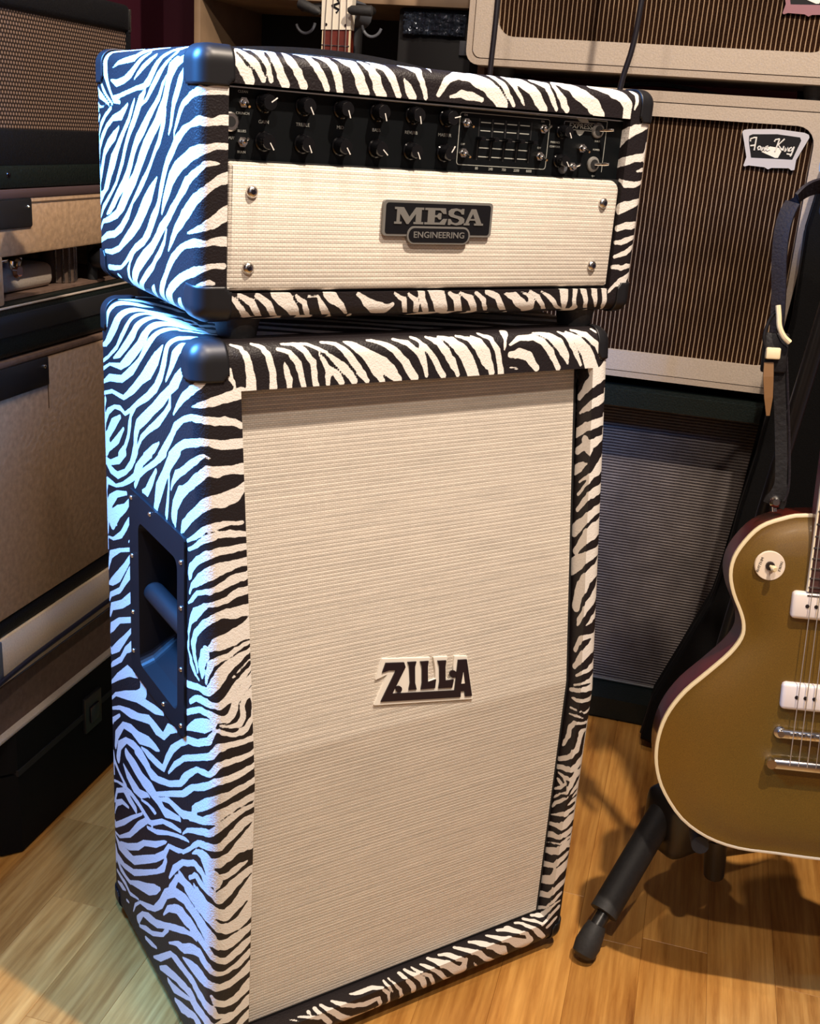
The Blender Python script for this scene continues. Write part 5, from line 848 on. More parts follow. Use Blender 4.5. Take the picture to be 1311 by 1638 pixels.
# ---------------------------------------------------------------- amplifier head
hx, hy, hz, ha = HEADPOS
amp = empty('amplifier_head', (hx, hy, hz), ha, label='zebra-striped amplifier head with black control panel, standing on the tall speaker cabinet', cat='guitar amplifier')
K2 = HEAD
zebra_shell('amplifier_shell', K2, STRIPES_HEAD, amp, lambda V: (V[:, 0] > K2['W']-.012) | (V[:, 1] > K2['D']-.012) | (V[:, 2] < .004) | ((V[:, 2] > K2['H']-.004) & (V[:, 1] > .07)))
for ix in (0, 1):
    for iy in (0, 1):
        for iz in (0, 1): corner_guard(K2, ix, iy, iz, .034 if iy == 0 or iz else .03, amp, Lx=.0235 if ix else None)
for x in (.055, K2['W']-.055):
    for y in (.035, K2['D']-.04):
        obj('rubber_foot', lathe(BM(), (x, y, 0), (x, y, -(hz-K['H'])), [(0, .024), (.5, .022), (1, .020)], 20), 'rubber', amp, smooth=True)
W2 = K2['W']; pz0, pz1 = .1515, .218; px0, px1 = .0295, W2-.0362
box(bm := BM(), (px0, .012, pz0-.006), (px1, .030, pz1), .0005, 1); panel = obj('control_panel', bm, 'panel_black', amp)
boxo('panel_top_trim', (px0, .0085, pz1-.0034), (px1, .0125, pz1-.0022), 'worn_nickel', amp)
PY = .012   # panel face depth
def lines(name, L, wd=.0007, m='panel_print'):
    bm = BM()
    for (xa, za, xb, zb) in L:
        d = Vector((xb-xa, 0, zb-za)); s = Vector((-d.z, 0, d.x)).normalized()*wd/2
        f = [Vector((xa, PY, za)), Vector((xb, PY, zb))]
        vs = [bm.verts.new(p+q+Vector((0, o, 0))) for o in (.0002, -.0003) for p, q in ((f[0], s), (f[0], -s), (f[1], -s), (f[1], s))]
        for F in ((0, 1, 2, 3), (7, 6, 5, 4), (0, 4, 5, 1), (1, 5, 6, 2), (2, 6, 7, 3), (3, 7, 4, 0)): bm.faces.new([vs[i] for i in F])
    return obj(name, bm, m, panel)
bx = [(.2915, .210), (.4085, .2105), (.4085, .1575), (.2900, .1585)]
ln = rrect(.2905, .4088, .1580, .2102, .003, 3)
lines('equaliser_outline', [(*ln[i], *ln[(i+1) % len(ln)]) for i in range(len(ln))])
lines('panel_edge_line', [(.4905, .2135, .4905, .1585), (px0+.002, .2152, .4905, .2135)])
lines('equaliser_scale', [(.3175+c*.0172, z, .3175+c*.0172+.0128, z) for c in range(4) for z in (.2018, .1935, .1762, .1672)], .0010)
lines('equaliser_centre_scale', [(.3175+c*.0172, .1848, .3175+c*.0172+.0128, .1848) for c in range(4)], .0006, 'badge_grey')
for c in range(5):
    x = .3155+c*.0172
    sl = boxo('equaliser_slider', (x-.0007, PY-.0004, .1635), (x+.0007, PY+.0002, .2055), 'matte_black', panel)
    boxo('slider_cap', (x-.0032, PY-.011, .1835), (x+.0032, PY-.0003, .1875), 'knob_black', sl, .0008)
def T(s, x, z, size, m='panel_print', **k): return text_mesh('lettering', s, size, m, panel, (x, PY-.0003, z), **k)
def knob(x, z, ang, r=.0088, ln_=.018):
    y1 = PY-.0155
    o = obj('knob', lathe(BM(), (x, PY, z), (x, y1, z), [(0, r*1.06), (.18, r*1.06), (.24, r*.93), (.9, r*.84), (1, r*.74)], 24), 'knob_black', panel, smooth=True)
    c, s = math.cos(math.radians(ang)), math.sin(math.radians(ang))
    bm = BM(); p = [Vector((x+c*q-s*w_, y1-.0004, z+s*q+c*w_)) for q, w_ in ((.0010, -.0005), (r*.95, -.0005), (r*.95, .0005), (.0010, .0005))]
    a = [bm.verts.new(v) for v in p]; b = [bm.verts.new(v+Vector((0, .0012, 0))) for v in p]
    bm.faces.new(a); bm.faces.new(b[::-1])
    for k in range(4): bm.faces.new((a[k], a[(k+1) % 4], b[(k+1) % 4], b[k]))
    obj('pointer_line', bm, 'white_print', o)
for k, (au, al) in enumerate(zip((35, -62, -70, -72, -76, 14), (-58, -66, -57, -42, -64, 58))):
    knob(.0690+.0408*k, .2035, au); knob(.0690+.0408*k, .1690, al)
for k, s in enumerate(('GAIN', 'TREBLE', 'MID', 'BASS', 'REVERB', 'MASTER')): T(s, .0690+.0408*k, .1862, .0045)
knob(.4255, .199, -62, .0075); knob(.4255, .1685, -52, .0075)
def toggle(x, z, up=1, m='worn_nickel'):
    o = obj('toggle_switch', lathe(BM(), (x, PY, z), (x, PY-.0035, z), [(0, .0050), (1, .0050)], 6), m, panel)
    obj('toggle_collar', lathe(BM(), (x, PY-.0035, z), (x, PY-.0075, z), [(0, .0034), (1, .0030)], 14), 'chrome', o, smooth=True)
    obj('toggle_lever', lathe(BM(), (x, PY-.007, z), (x, PY-.0165, z-.0035*up), [(0, .0011), (.7, .0016), (1, .0012)], 10), 'chrome', o, smooth=True)
for x, z, u in ((.0475, .2022, 1), (.0470, .1671, -1), (.2975, .2000, 1), (.2965, .1700, 1), (.3990, .2000, -1), (.3975, .1715, 1), (.4560, .1830, 1), (.4450, .1625, -1)): toggle(x, z, u)
T('CLEAN', .0475, .2115, .0032); T('CRUNCH', .0475, .1925, .0032); T('BLUES', .0470, .1768, .0032); T('BURN', .0470, .1580, .0032)
T('INPUT', .0350, .1700, .0034)
for x, s in ((.3165, '80'), (.3350, '240'), (.3525, '750'), (.3695, '2200'), (.3865, '6600')): T(s, x, .1550, .0038)
for x, z, s in ((.2975, .2077, 'ON'), (.2965, .1785, 'OFF'), (.3990, .2075, 'ON'), (.3975, .1800, 'OFF'), (.4190, .1870, 'PRESENCE'), (.4190, .1825, 'CONTOUR'), (.4790, .1915, 'SOLO'), (.4790, .1822, 'POWER'), (.4790, .1535, 'ON')): T(s, x, z, .0029)
def jack(x, z, r, name='jack_socket'):
    o = obj(name, lathe(BM(), (x, PY, z), (x, PY-.004, z), [(0, r), (.7, r), (1, r*.85)], 22), 'worn_nickel' if r > .007 else 'badge_grey', panel, smooth=True)
    obj('socket_hole', lathe(BM(), (x, PY-.0038, z), (x, PY-.0043, z), [(0, r*.55), (1, r*.55)], 16), 'matte_black', o)
jack(.0345, .1845, .0088)
for x, z in ((.4775, .2030), (.4765, .1665)):
    o = obj('rocker_switch', lathe(BM(), (x, PY, z), (x, PY-.003, z), [(0, .0085), (.6, .0083), (1, .0065)], 22), 'badge_grey', panel, smooth=True)
    obj('switch_centre', lathe(BM(), (x, PY-.003, z), (x, PY-.0034, z), [(0, .0055), (1, .0055)], 16), 'matte_black', o)
    obj('switch_lever', lathe(BM(), (x+.001, PY-.003, z), (x+.010, PY-.016, z+.0015), [(0, .0013), (.7, .0020), (1, .0014)], 10), 'chrome', o, smooth=True)
obj('pilot_lamp', lathe(BM(), (.4330, PY, .1600), (.4330, PY-.005, .1600), [(0, .0058), (.5, .0055), (1, .003)], 16), 'grey_plastic', panel, smooth=True)
# engraved name plate on the panel
eb = rrect(.4290, .4765, .2018, .2100, .0012, 2)
lines('name_plate_outline', [(*eb[i], *eb[(i+1) % len(eb)]) for i in range(len(eb))], .0006)
T('EXPRESS', .4528, .2058, .0078, sx=1.15)
PZ = lambda u, v, t: (u, PY-t, v)
obj('name_plate_wing', prism(BM(), [(.4440, .2155), (.4600, .2150), (.4640, .2105), (.4560, .2098), (.4500, .2112)], PZ, 0, .0003), 'panel_print', panel)
obj('name_plate_wing', prism(BM(), [(.4465, .2012), (.4585, .2012), (.4560, .1975), (.4525, .1958), (.4490, .1975)], PZ, 0, .0003), 'panel_print', panel)
# cloth covered front board with softly rounded upper right corner
def board(bm, x0, x1, z0, z1, r, yb, yt):
    n = 6; out = []
    for cx, cz, a in ((x1-r, z1-r, 0), (x0+.004, z1-.004, PI/2), (x0+.003, z0+.003, PI), (x1-.004, z0+.004, 1.5*PI)):
        rr = r if a == 0 else .0035
        for k in range(n+1): out.append((cx, cz, a+k*PI/2/n, rr))
    prof = [(0, yb), (0, yt+.004), (.0012, yt+.0012), (.004, yt)]
    rings = [[bm.verts.new((cx+(rr)*math.cos(a)-(0 if q == 0 else q*math.cos(a)), y, cz+rr*math.sin(a)-q*math.sin(a))) for cx, cz, a, rr in out] for q, y in prof]
    for A, B in zip(rings[:-1], rings[1:]):
        for k in range(len(A)): bm.faces.new((A[k], A[(k+1) % len(A)], B[(k+1) % len(A)], B[k]))
    bm.faces.new(rings[0][::-1]); bm.faces.new(rings[-1]); return bm
obj('front_board', board(BM(), px0+.0005, W2-.0385, .0295, .1500, .012, .012, .0015), 'cream_basketweave', amp, smooth=True)
boxo('board_gasket', (px0-.0002, .008, .0268), (W2-.0361, .0135, .1512), 'matte_black', amp)
for x, z in ((.0540, .1230), (.4895, .1250), (.0515, .0515), (.4840, .0540)):
    o = obj('board_screw', lathe(BM(), (x, .0015, z), (x, -.0030, z), [(0, .0062), (.4, .0060), (.75, .0046), (1, .0030)], 20), 'worn_nickel', amp, smooth=True)
    obj('screw_recess', lathe(BM(), (x, -.0029, z), (x, -.0034, z), [(0, .0026), (1, .0024)], 8), 'dark_metal', o)
bd = obj('maker_badge', prism(BM(), rrect(.1972, .3330, .0846, .1205, .004, 4), XZ(.0015), 0, .0040), 'badge_grey', amp)
obj('badge_field', prism(BM(), rrect(.2000, .3302, .0870, .1180, .003, 4), XZ(.0015), .0040, .0044), 'badge_black', bd)
obj('badge_tab', prism(BM(), rrect(.2262, .3050, .0768, .0950, .0088, 6), XZ(.0015), 0, .0052), 'badge_grey', bd)
obj('tab_field', prism(BM(), rrect(.2282, .3030, .0787, .0931, .0070, 6), XZ(.0015), .0050, .0056), 'badge_black', bd)
text_mesh('lettering', 'ENGINEERING', .0088, 'badge_grey', bd, (.2656, .0015-.0058, .0861), sx=1.14, offset=.0001)
G = {'M': [[(0, 0), (.30, 0), (.30, .13), (.22, .13), (.22, .62), (.50, .0), (.58, 0), (.86, .62), (.86, .13), (.78, .13), (.78, 0), (1.18, 0), (1.18, .13), (1.09, .13), (1.09, .87), (1.18, .87), (1.18, 1), (.86, 1), (.61, .42), (.36, 1), (0, 1), (0, .87), (.09, .87), (.09, .13), (0, .13)]],
     'E': [[(0, 0), (.82, 0), (.90, .36), (.76, .36), (.62, .13), (.40, .13), (.40, .45), (.50, .45), (.56, .32), (.66, .32), (.66, .70), (.56, .70), (.50, .57), (.40, .57), (.40, .87), (.60, .87), (.74, .66), (.86, .66), (.82, 1), (0, 1), (0, .87), (.12, .87), (.12, .13), (0, .13)]],
     'S': [[(.02, 0), (.14, 0), (.18, .06), (.45, -.02), (.72, .04), (.86, .18), (.86, .38), (.74, .50), (.34, .62), (.28, .70), (.34, .84), (.46, .88), (.62, .80), (.70, .66), (.82, .66), (.82, 1), (.72, 1), (.68, .94), (.44, 1.02), (.16, .97), (.02, .82), (.02, .62), (.14, .50), (.52, .38), (.60, .28), (.54, .14), (.40, .11), (.24, .18), (.14, .36), (.02, .36)]],
     'A': [[(0, 0), (.34, 0), (.34, .12), (.26, .12), (.33, .30), (.64, .30), (.71, .12), (.60, .12), (.60, 0), (1.12, 0), (1.12, .12), (1.02, .12), (.66, 1), (.40, 1), (.10, .12), (0, .12)]]}
xc = .2100
for ch in 'MESA':
    sx_ = {'M': .0298, 'E': .0312, 'S': .0245, 'A': .0225}[ch]; xc = {'M': .2098, 'E': .2463, 'S': .2752, 'A': .2958}[ch]; wd = {'M': 1.18, 'E': .9, 'S': .88, 'A': 1.12}[ch]
    pl = [(xc+u*sx_, .0970+v*.0168) for u, v in G[ch][0]]
    obj('badge_letter', prism(BM(), pl, XZ(.0015), .0040, .0052), 'badge_grey', bd); 
    if ch == 'A': obj('letter_counter', prism(BM(), [(xc+u*sx_, .0970+v*.0168) for u, v in ((.37, .42), (.60, .42), (.49, .70))], XZ(.0015), .0046, .0054), 'badge_black', bd)
    xc += wd*sx_+.0012
# top carrying handle
hp = []
for k in range(25):
    t = k/24; hp.append((.085+.255*t, .170, K2['H']+.0045+.009*math.sin(PI*t)**.8))
hd = obj('carrying_handle', ribbon(BM(), hp, (0, 1, 0), .026, .006), 'leather_black', amp, smooth=True)
for x in (.078, .340):
    boxo('handle_end_cap', (x-.018, .155, K2['H']-.001), (x+.020, .186, K2['H']+.0085), 'black_plastic', hd, .003)
    boxo('handle_end_plate', (x-.021, .158, K2['H']-.0015), (x-.014, .183, K2['H']+.0065), 'worn_nickel', hd, .0015)
# ---------------------------------------------------------------- gold topped guitar
GM = Matrix(((.761, .091, -.643), (-.648, .165, -.744), (.039, .982, .184)))
gq = GM.to_quaternion()
gt = empty('electric_guitar', (.699, -.223, .243), label='gold-top single-cut electric guitar with cream binding, leaning in a black floor stand', cat='guitar')
gt.rotation_mode = 'QUATERNION'; gt.rotation_quaternion = gq
LEFT = [(-.024, -.007), (-.071, -.006), (-.111, .004), (-.145, .025), (-.170, .057), (-.182, .085), (-.186, .114), (-.183, .143), (-.174, .169), (-.157, .196), (-.132, .223), (-.108, .250), (-.096, .271), (-.095, .287), (-.100, .303), (-.111, .326), (-.117, .349), (-.115, .371), (-.104, .393), (-.087, .413), (-.063, .425), (-.034, .432)]
RIGHT = [(.030, .430), (.032, .385), (.034, .352), (.045, .338), (.066, .352), (.092, .378), (.118, .378), (.118, .352), (.104, .318), (.097, .295), (.097, .276), (.110, .250), (.134, .223), (.158, .196), (.175, .169), (.184, .143), (.187, .114), (.183, .085), (.170, .057), (.145, .025), (.111, .004), (.071, -.006), (.024, -.008)]
ol = [Vector((x, y, 0)) for x, y in LEFT+RIGHT]
def closed_smooth(P, k=3):
    o = []; n = len(P)
    for i in range(n):
        a, b, c, d = P[i-1], P[i], P[(i+1) % n], P[(i+2) % n]
        for j in range(k):
            t = j/k; o.append(.5*((2*b)+(c-a)*t+(2*a-5*b+4*c-d)*t*t+(-a+3*b-3*c+d)*t**3))
    return o
OL = closed_smooth(ol)
def inset(P, q):
    o = []; n = len(P)
    for i in range(n):
        t = (P[(i+1) % n]-P[i-1]).normalized(); nn = Vector((t.y, -t.x, 0))     # clockwise loop: inside on the right
        o.append(P[i]+nn*q)
    return o
ctr = Vector((0, .17, 0))
def loop_mesh(levels, cap0=True, cap1=True):
    bm = BM(); rings = [[bm.verts.new((p.x, p.y, z)) for p in inset(OL, q)] for q, z in levels]; n = len(OL)
    for A, B in zip(rings[:-1], rings[1:]):
        for k in range(n): bm.faces.new((A[k], A[(k+1) % n], B[(k+1) % n], B[k]))
    fs = []
    if cap0: fs.append(bm.faces.new(rings[0]))
    if cap1: fs.append(bm.faces.new(rings[-1][::-1]))
    if fs: bmesh.ops.triangulate(bm, faces=fs)
    return bm
obj('body', loop_mesh([(.006, -.070), (.001, -.066), (0, -.062), (0, -.0062)]), 'cherry_mahogany', gt, smooth=True)
obj('binding', loop_mesh([(0, -.0062), (-.0006, -.0055), (-.0006, .0002), (.0016, .0012), (.0034, .0008)], False, False), 'binding_cream', gt, smooth=True)
# carved top: rises towards the middle
bm = BM(); n = len(OL); prof = [(1, .0008), (.965, .0010), (.92, .0020), (.85, .0052), (.75, .0090), (.6, .0120), (.4, .0135), (.2, .0140)]
base = inset(OL, .0032); rings = []
spine = [Vector((0, min(max(p.y, .10), .34), 0)) for p in base]
for s_, z in prof: rings.append([bm.verts.new((spine[i].x+(p.x-spine[i].x)*s_, spine[i].y+(p.y-spine[i].y)*s_, z)) for i, p in enumerate(base)])
for A, B in zip(rings[:-1], rings[1:]):
    for k in range(n): bm.faces.new((A[k], A[(k+1) % n], B[(k+1) % n], B[k]))
f = bm.faces.new(rings[-1]); bmesh.ops.triangulate(bm, faces=[f]); bmesh.ops.remove_doubles(bm, verts=bm.verts, dist=1e-5)
obj('gold_top', bm, 'gold_top_finish', gt, smooth=True)
TZ = .014
for yc in (.208, .323):
    o = boxo('pickup', (-.0435, yc-.017, TZ-.006), (.0435, yc+.017, TZ+.009), 'pickup_cream', gt, .005, 3)
    for k in range(6):
        x = (k-2.5)*.0104; obj('pole_screw', lathe(BM(), (x, yc, TZ+.0088), (x, yc, TZ+.0098), [(0, .0026), (1, .0022)], 10), 'pole_screw', o)
# bridge, tailpiece
o = boxo('bridge', (-.041, .155, TZ+.004), (.041, .166, TZ+.012), 'worn_nickel', gt, .002)
for s_ in (-1, 1): obj('bridge_post', lathe(BM(), (s_*.040, .1605, TZ-.004), (s_*.040, .1605, TZ+.013), [(0, .0035), (.35, .0075), (.55, .0075), (.6, .004), (1, .004)], 16), 'worn_nickel', o, smooth=True)
for k in range(6): boxo('saddle', ((k-2.5)*.0104-.0042, .157, TZ+.0115), ((k-2.5)*.0104+.0042, .164, TZ+.0145), 'chrome', o, .0006)
o = boxo('tailpiece', (-.046, .115, TZ+.003), (.046, .128, TZ+.014), 'worn_nickel', gt, .0035, 3)
for s_ in (-1, 1): obj('tailpiece_stud', lathe(BM(), (s_*.0475, .1215, TZ-.006), (s_*.0475, .1215, TZ+.015), [(0, .0055), (.6, .0055), (.7, .0068), (1, .0060)], 16), 'chrome', o, smooth=True)
# switch with its round white plate
def ztop(x, y): return .0068
o = obj('switch_plate', lathe(BM(), (-.0725, .367, .0080), (-.0725, .367, .0128), [(0, .0182), (.8, .0182), (1, .0175)], 32), 'pickup_cream', gt, smooth=True)
obj('switch_nut', lathe(BM(), (-.0725, .367, .0128), (-.0725, .367, .0158), [(0, .0058), (1, .0052)], 12), 'pole_screw', o, smooth=True)
obj('switch_tip', lathe(BM(), (-.0725, .367, .0158), (-.0690, .3655, .028), [(0, .0018), (.45, .0020), (.5, .0034), (.85, .0038), (1, .0025)], 14), 'lace_cream', o, smooth=True)
tt = text_mesh('lettering', 'RHYTHM', .0048, 'pole_screw', o, (-.0845, .3675, .0129), rot=(0, 0, math.radians(75)))
tt = text_mesh('lettering', 'TREBLE', .0042, 'pole_screw', o, (-.0605, .3675, .0129), rot=(0, 0, math.radians(-100)))
for x, y in ((.085, .115), (.125, .105), (.095, .062), (.132, .065)):
    obj('control_knob', lathe(BM(), (x, y, .004), (x, y, .024), [(0, .0130), (.3, .0125), (1, .0105)], 20), 'amber_knob', gt, smooth=True)
obj('input_jack', lathe(BM(), (.150, .028, -.025), (.158, .020, -.025), [(0, .012), (1, .009)], 16), 'worn_nickel', gt, smooth=True)
# neck
NL = .788-.0; NUT = .160+.628
obj('neck', ribbon(BM(), [(0, .33, .004), (0, .45, .006), (0, NUT, .006)], (1, 0, 0), [.056, .054, .044], .022), 'cherry_mahogany', gt)
fb = obj('fretboard', ribbon(BM(), [(0, .341, .0195), (0, NUT, .0195)], (1, 0, 0), [.0530, .0415], .006), 'rosewood', gt)
for s_ in (-1, 1): obj('fretboard_binding', ribbon(BM(), [(s_*.0274, .341, .0196), (s_*.0214, NUT, .0196)], (1, 0, 0), .0020, .0066), 'binding_cream', fb)
for k in range(1, 23):
    y = NUT-.628*(1-2**(-k/12)); wd = .0430+(.0550-.0430)*(NUT-y)/(NUT-.341)
    boxo('fret', (-wd/2, y-.0009, .0222), (wd/2, y+.0009, .0236), 'worn_nickel', fb)
for k in (3, 5, 7, 9, 12, 15, 17, 19):
    y = NUT-.628*(1-2**(-(k-.5)/12)); h = .012 if k > 10 else .016
    obj('inlay', prism(BM(), [(-.017, y-h/2), (.017, y-h/2), (.014, y+h/2), (-.014, y+h/2)], lambda u, v, t: (u, v, .0225+t), -.0004, .0003), 'pickup_cream', fb)
hs = obj('headstock', prism(BM(), [(-.021, NUT), (.021, NUT), (.038, NUT+.04), (.040, NUT+.15), (.020, NUT+.175), (0, NUT+.165), (-.020, NUT+.175), (-.040, NUT+.15), (-.038, NUT+.04)], lambda u, v, t: (u, v, -(v-NUT)*.28+.004+t), 0, .014), 'badge_black', gt)
for s_ in (-1, 1):
    for k in range(3):
        y = NUT+.055+.038*k; z = -(y-NUT)*.28+.008
        obj('tuning_peg', lathe(BM(), (s_*.036, y, z), (s_*.062, y, z), [(0, .003), (.5, .003), (.55, .008), (1, .007)], 12), 'pickup_cream', hs, smooth=True)
for k in range(6):
    xb = (k-2.5)*.0104; xn = (k-2.5)*.0070
    obj('string', tube(BM(), [(xb, .122, TZ+.014), (xb, .160, TZ+.0150), (xn, NUT, .0265)], .00062 if k < 3 else .0004, 6), 'string_metal', gt, smooth=True)
obj('strap_button', lathe(BM(), (-.068, .430, -.022), (-.071, .447, -.022), [(0, .0035), (.5, .003), (.7, .0065), (1, .006)], 16), 'chrome', gt, smooth=True)
# strap
def G2W(p): return GM @ Vector(p)+Vector((.699, -.223, .243))
st = empty('guitar_strap', G2W((-.070, .44, -.02)), label='black leather guitar strap hanging from the gold-top guitar, with cream lacing', cat='guitar strap')
st.rotation_mode = 'QUATERNION'; st.rotation_quaternion = gq; base_ = Vector((-.070, .44, -.02))
def sp(L): return [Vector(p)-base_ for p in L]
low = smoothpts(sp([(-.071, .438, -.017), (-.066, .455, -.016), (-.066, .480, -.018), (-.071, .530, -.022), (-.078, .580, -.022), (-.084, .620, -.020)]), 5)
NN = len(low); wl = [.030-.016*min(1, k/(NN*.3)) if k > 2 else .026 for k in range(NN)]
obj('leather_tail', ribbon(BM(), low, (1, .2, .1), wl, .004), 'leather_black', st)
obj('stitched_edge', tube(BM(), [p+Vector((.0095, 0, .003)) for p in low[2:]], .0016, 6), 'strap_purple_black', st, smooth=True)
obj('tail_stud', lathe(BM(), sp([(-.070, .443, -.018)])[0], sp([(-.070, .443, -.006)])[0], [(0, .007), (.6, .0075), (1, .004)], 18), 'chrome', st, smooth=True)
up_ = smoothpts(sp([(-.086, .608, -.022), (-.088, .640, -.024), (-.090, .690, -.024), (-.094, .740, -.026), (-.092, .780, -.030), (-.080, .808, -.036), (-.055, .826, -.05), (-.010, .830, -.07), (.05, .80, -.08), (.09, .70, -.06), (.10, .5, -.05), (.115, .33, -.055)]), 5)
obj('webbing', ribbon(BM(), up_, [Vector((1, .0, .5)) if k < 25 else Vector((.2, 1, .6)) for k in range(len(up_))], [.015+.004*min(1, k/22) for k in range(len(up_))], .004), 'strap_purple_black', st)
obj('buckle_block', box(BM(), sp([(-.103, .600, -.026)])[0], sp([(-.074, .648, -.012)])[0], .003), 'leather_black', st, smooth=True)
obj('lace_loop', tube(BM(), smoothpts(sp([(-.093, .680, -.006), (-.091, .668, -.005), (-.089, .655, -.004), (-.083, .644, -.004), (-.075, .637, -.005)]), 5), .0032, 8), 'lace_cream', st, smooth=True)
boxo('lace_keeper', sp([(-.101, .616, -.014)])[0], sp([(-.084, .630, -.004)])[0], 'lace_cream', st, .002)
obj('lace_end', ribbon(BM(), sp([(-.096, .612, -.010), (-.095, .595, -.009), (-.092, .570, -.010), (-.090, .548, -.012)]), (1, 0, 0), [.011, .012, .010, .004], .003), 'lace_brown', st)
obj('lace_cord', tube(BM(), smoothpts(sp([(-.096, .618, -.012), (-.104, .640, -.012), (-.100, .662, -.012), (-.092, .676, -.010)]), 5), .0022, 8), 'leather_black', st, smooth=True)
# stand for the gold-top
hub = Vector((.775, .028, .200))
sd = empty('guitar_stand', (hub.x, hub.y, FZ), label='black tubular floor stand holding the gold-top guitar', cat='guitar stand')
def S(p): return Vector(p)-Vector((hub.x, hub.y, FZ))
def stand_leg(f, h, thick=.0125):
    f = Vector(f); h = Vector(h); d = (h-f).normalized(); a = f+Vector((0, 0, .016))
    lg = obj('leg', cyl(BM(), S(a+d*.02), S(h), .0105, 16), 'black_plastic', sd, smooth=True)
    cylo('leg_sleeve', S(a+d*.070), S(h-d*.01), thick+.0045, 'rubber', lg, 20)
    obj('rubber_tip', lathe(BM(), S(f+Vector((0, 0, .0015))+d*.012-Vector((0, 0, 0))), S(a+d*.052), [(0, .009), (.12, .0165), (.4, .0185), (.8, .016), (1, .013)], 20), 'rubber', lg, smooth=True)
stand_leg((.532, -.040, FZ), hub, .0160); stand_leg((1.0, .15, FZ), hub+Vector((.01, .01, 0))); stand_leg((1.10, .00, FZ), hub+Vector((.01, -.01, 0)))
obj('stand_hub', lathe(BM(), S(hub+Vector((0, 0, -.06))), S(hub+Vector((0, 0, .05))), [(0, .018), (.2, .028), (.8, .028), (1, .018)], 20), 'black_plastic', sd, smooth=True)
upv = GM @ Vector((0, 1, 0)); nv = GM @ Vector((0, 0, 1)); sv = GM @ Vector((1, 0, 0))
pole_b = hub+Vector((0, 0, .03)); pole_t = G2W((0, .80, -.075))
cylo('pole', S(pole_b), S(pole_t), .011, 'black_plastic', sd, 16)
c0 = G2W((0, -.022, -.04))
obj('cradle', tube(BM(), [S(G2W(p)) for p in ((-.115, -.016, -.020), (-.113, -.020, -.070), (-.075, -.028, -.092), (.075, -.028, -.092), (.113, -.020, -.070), (.115, -.016, -.020))], .0115, 12), 'rubber', sd, smooth=True)
cylo('cradle_stem', S(hub), S(G2W((0, -.028, -.080))), .012, 'black_plastic', sd, 14)
obj('yoke', tube(BM(), smoothpts([S(G2W(p)) for p in ((-.045, .80, .01), (-.045, .795, -.03), (-.02, .79, -.06), (.02, .79, -.06), (.045, .795, -.03), (.045, .80, .01))], 5), .0085, 10), 'rubber', sd, smooth=True)
box(bm := BM(), S((.700, -.035, .085)), S((.810, .045, .185)), .02, 3); obj('leg_bracket', bm, 'black_plastic', sd, smooth=True)
# stub foot hanging under the cradle
obj('stand_knob', lathe(BM(), S((.766, -.050, .130)), S((.780, -.048, .056)), [(0, .017), (.7, .016), (1, .015)], 16), 'black_plastic', sd, smooth=True)
# ---------------------------------------------------------------- amplifiers on the back wall (fronts at Y = 1.075)
FY = 1.075
def cream_amp(X0, X1, Z0, Z1, label, badge_dx, badge_dz, red=False, depth=.27, fl_=.0175):
    t = rempty('combo_amplifier', (X0+X1)/2, FY, Z0, label=label, cat='guitar amplifier', group='cream amplifiers stacked against the back wall')
    xc_ = (X0+X1)/2; H = Z1-Z0; w2 = (X1-X0)/2
    fn = lambda u, v, tt: (u, -tt, v)
    out = rrect(-w2, w2, 0, H, .022, 5); i1 = rrect(-w2+.010, w2-.010, .010, H-.017, .014, 5); i2 = rrect(-w2+.0115, w2-.0115, .0115, H-.0185, .014, 5); i3 = rrect(-w2+.050, w2-.050, .047, H-.040, .030, 5)
    bm = BM(); ringplate(bm, out, i1, fn, -.02, 0); sh = obj('shell_rim', bm, 'cream_vinyl_shell', t)
    obj('shell', prism(BM(), out, fn, -depth, -.02), 'cream_vinyl_shell', t)
    obj('shell_groove', ringplate(BM(), i1, i2, fn, -.012, -.003), 'groove_brown', t)
    obj('baffle_frame', ringplate(BM(), i2, i3, fn, -.016, -.0006), 'cream_vinyl', t)
    obj('grille_cloth', prism(BM(), rrect(-w2+.048, w2-.048, .045, H-.038, .030, 5), fn, -.018, -.0115), 'brown_pinstripe_cloth', t)
    for s_ in (-1, 1):
        for yy in (.05, depth-.05): obj('rubber_foot', lathe(BM(), (s_*(w2-.06), yy, .0005), (s_*(w2-.06), yy, -fl_), [(0, .020), (1, .015)], 16), 'rubber', t, smooth=True)
    hp_ = [(-.11+.22*k/16, depth/2, H+.004+.012*math.sin(PI*k/16)) for k in range(17)]
    obj('carrying_handle', ribbon(BM(), hp_, (0, 1, 0), .028, .006), 'leather_black', t)
    B = lambda u, v, tt: (u/1000-xc_+badge_dx, .0095-tt, v/1000-Z0+badge_dz)
    bd_ = obj('maker_badge', prism(BM(), TKB['out'], B, 0, .0050), 'badge_chrome' if not red else 'badge_red', t, label='dull red badge' if red else 'silvery badge')
    obj('badge_field', prism(BM(), TKB['inn'], B, .0050, .0054), 'badge_black', bd_); obj('badge_shield', prism(BM(), TKB['tri'], B, .0054, .0058), 'logo_cream', bd_)
    for s_ in TKB['st']:
        obj('script_stroke', ribbon(BM(), [B(u, v, .0062) for u, v in s_], (0, 0, 1), .0016, .0008) if False else tube(BM(), [B(u, v, .0060) for u, v in s_], .0013, 6), 'white_print', bd_)
    return t
cream_amp(-.041, .602, .678, 1.163, 'lower cream amplifier with a silvery badge on brown pinstripe cloth', 0, 0)
cream_amp(-.041, .602, 1.1865, 1.672, 'upper cream amplifier at the top edge, standing on the amplifier with the silvery badge', .0215, .2335, True, .27, .0232)
t = rempty('speaker_cabinet', .29, FY, FZ, label='black cabinet with silver striped grille cloth, on the floor under the cream amplifiers', cat='speaker cabinet')
w2 = .325; H = .660-FZ; fn = lambda u, v, tt: (u, -tt, v)
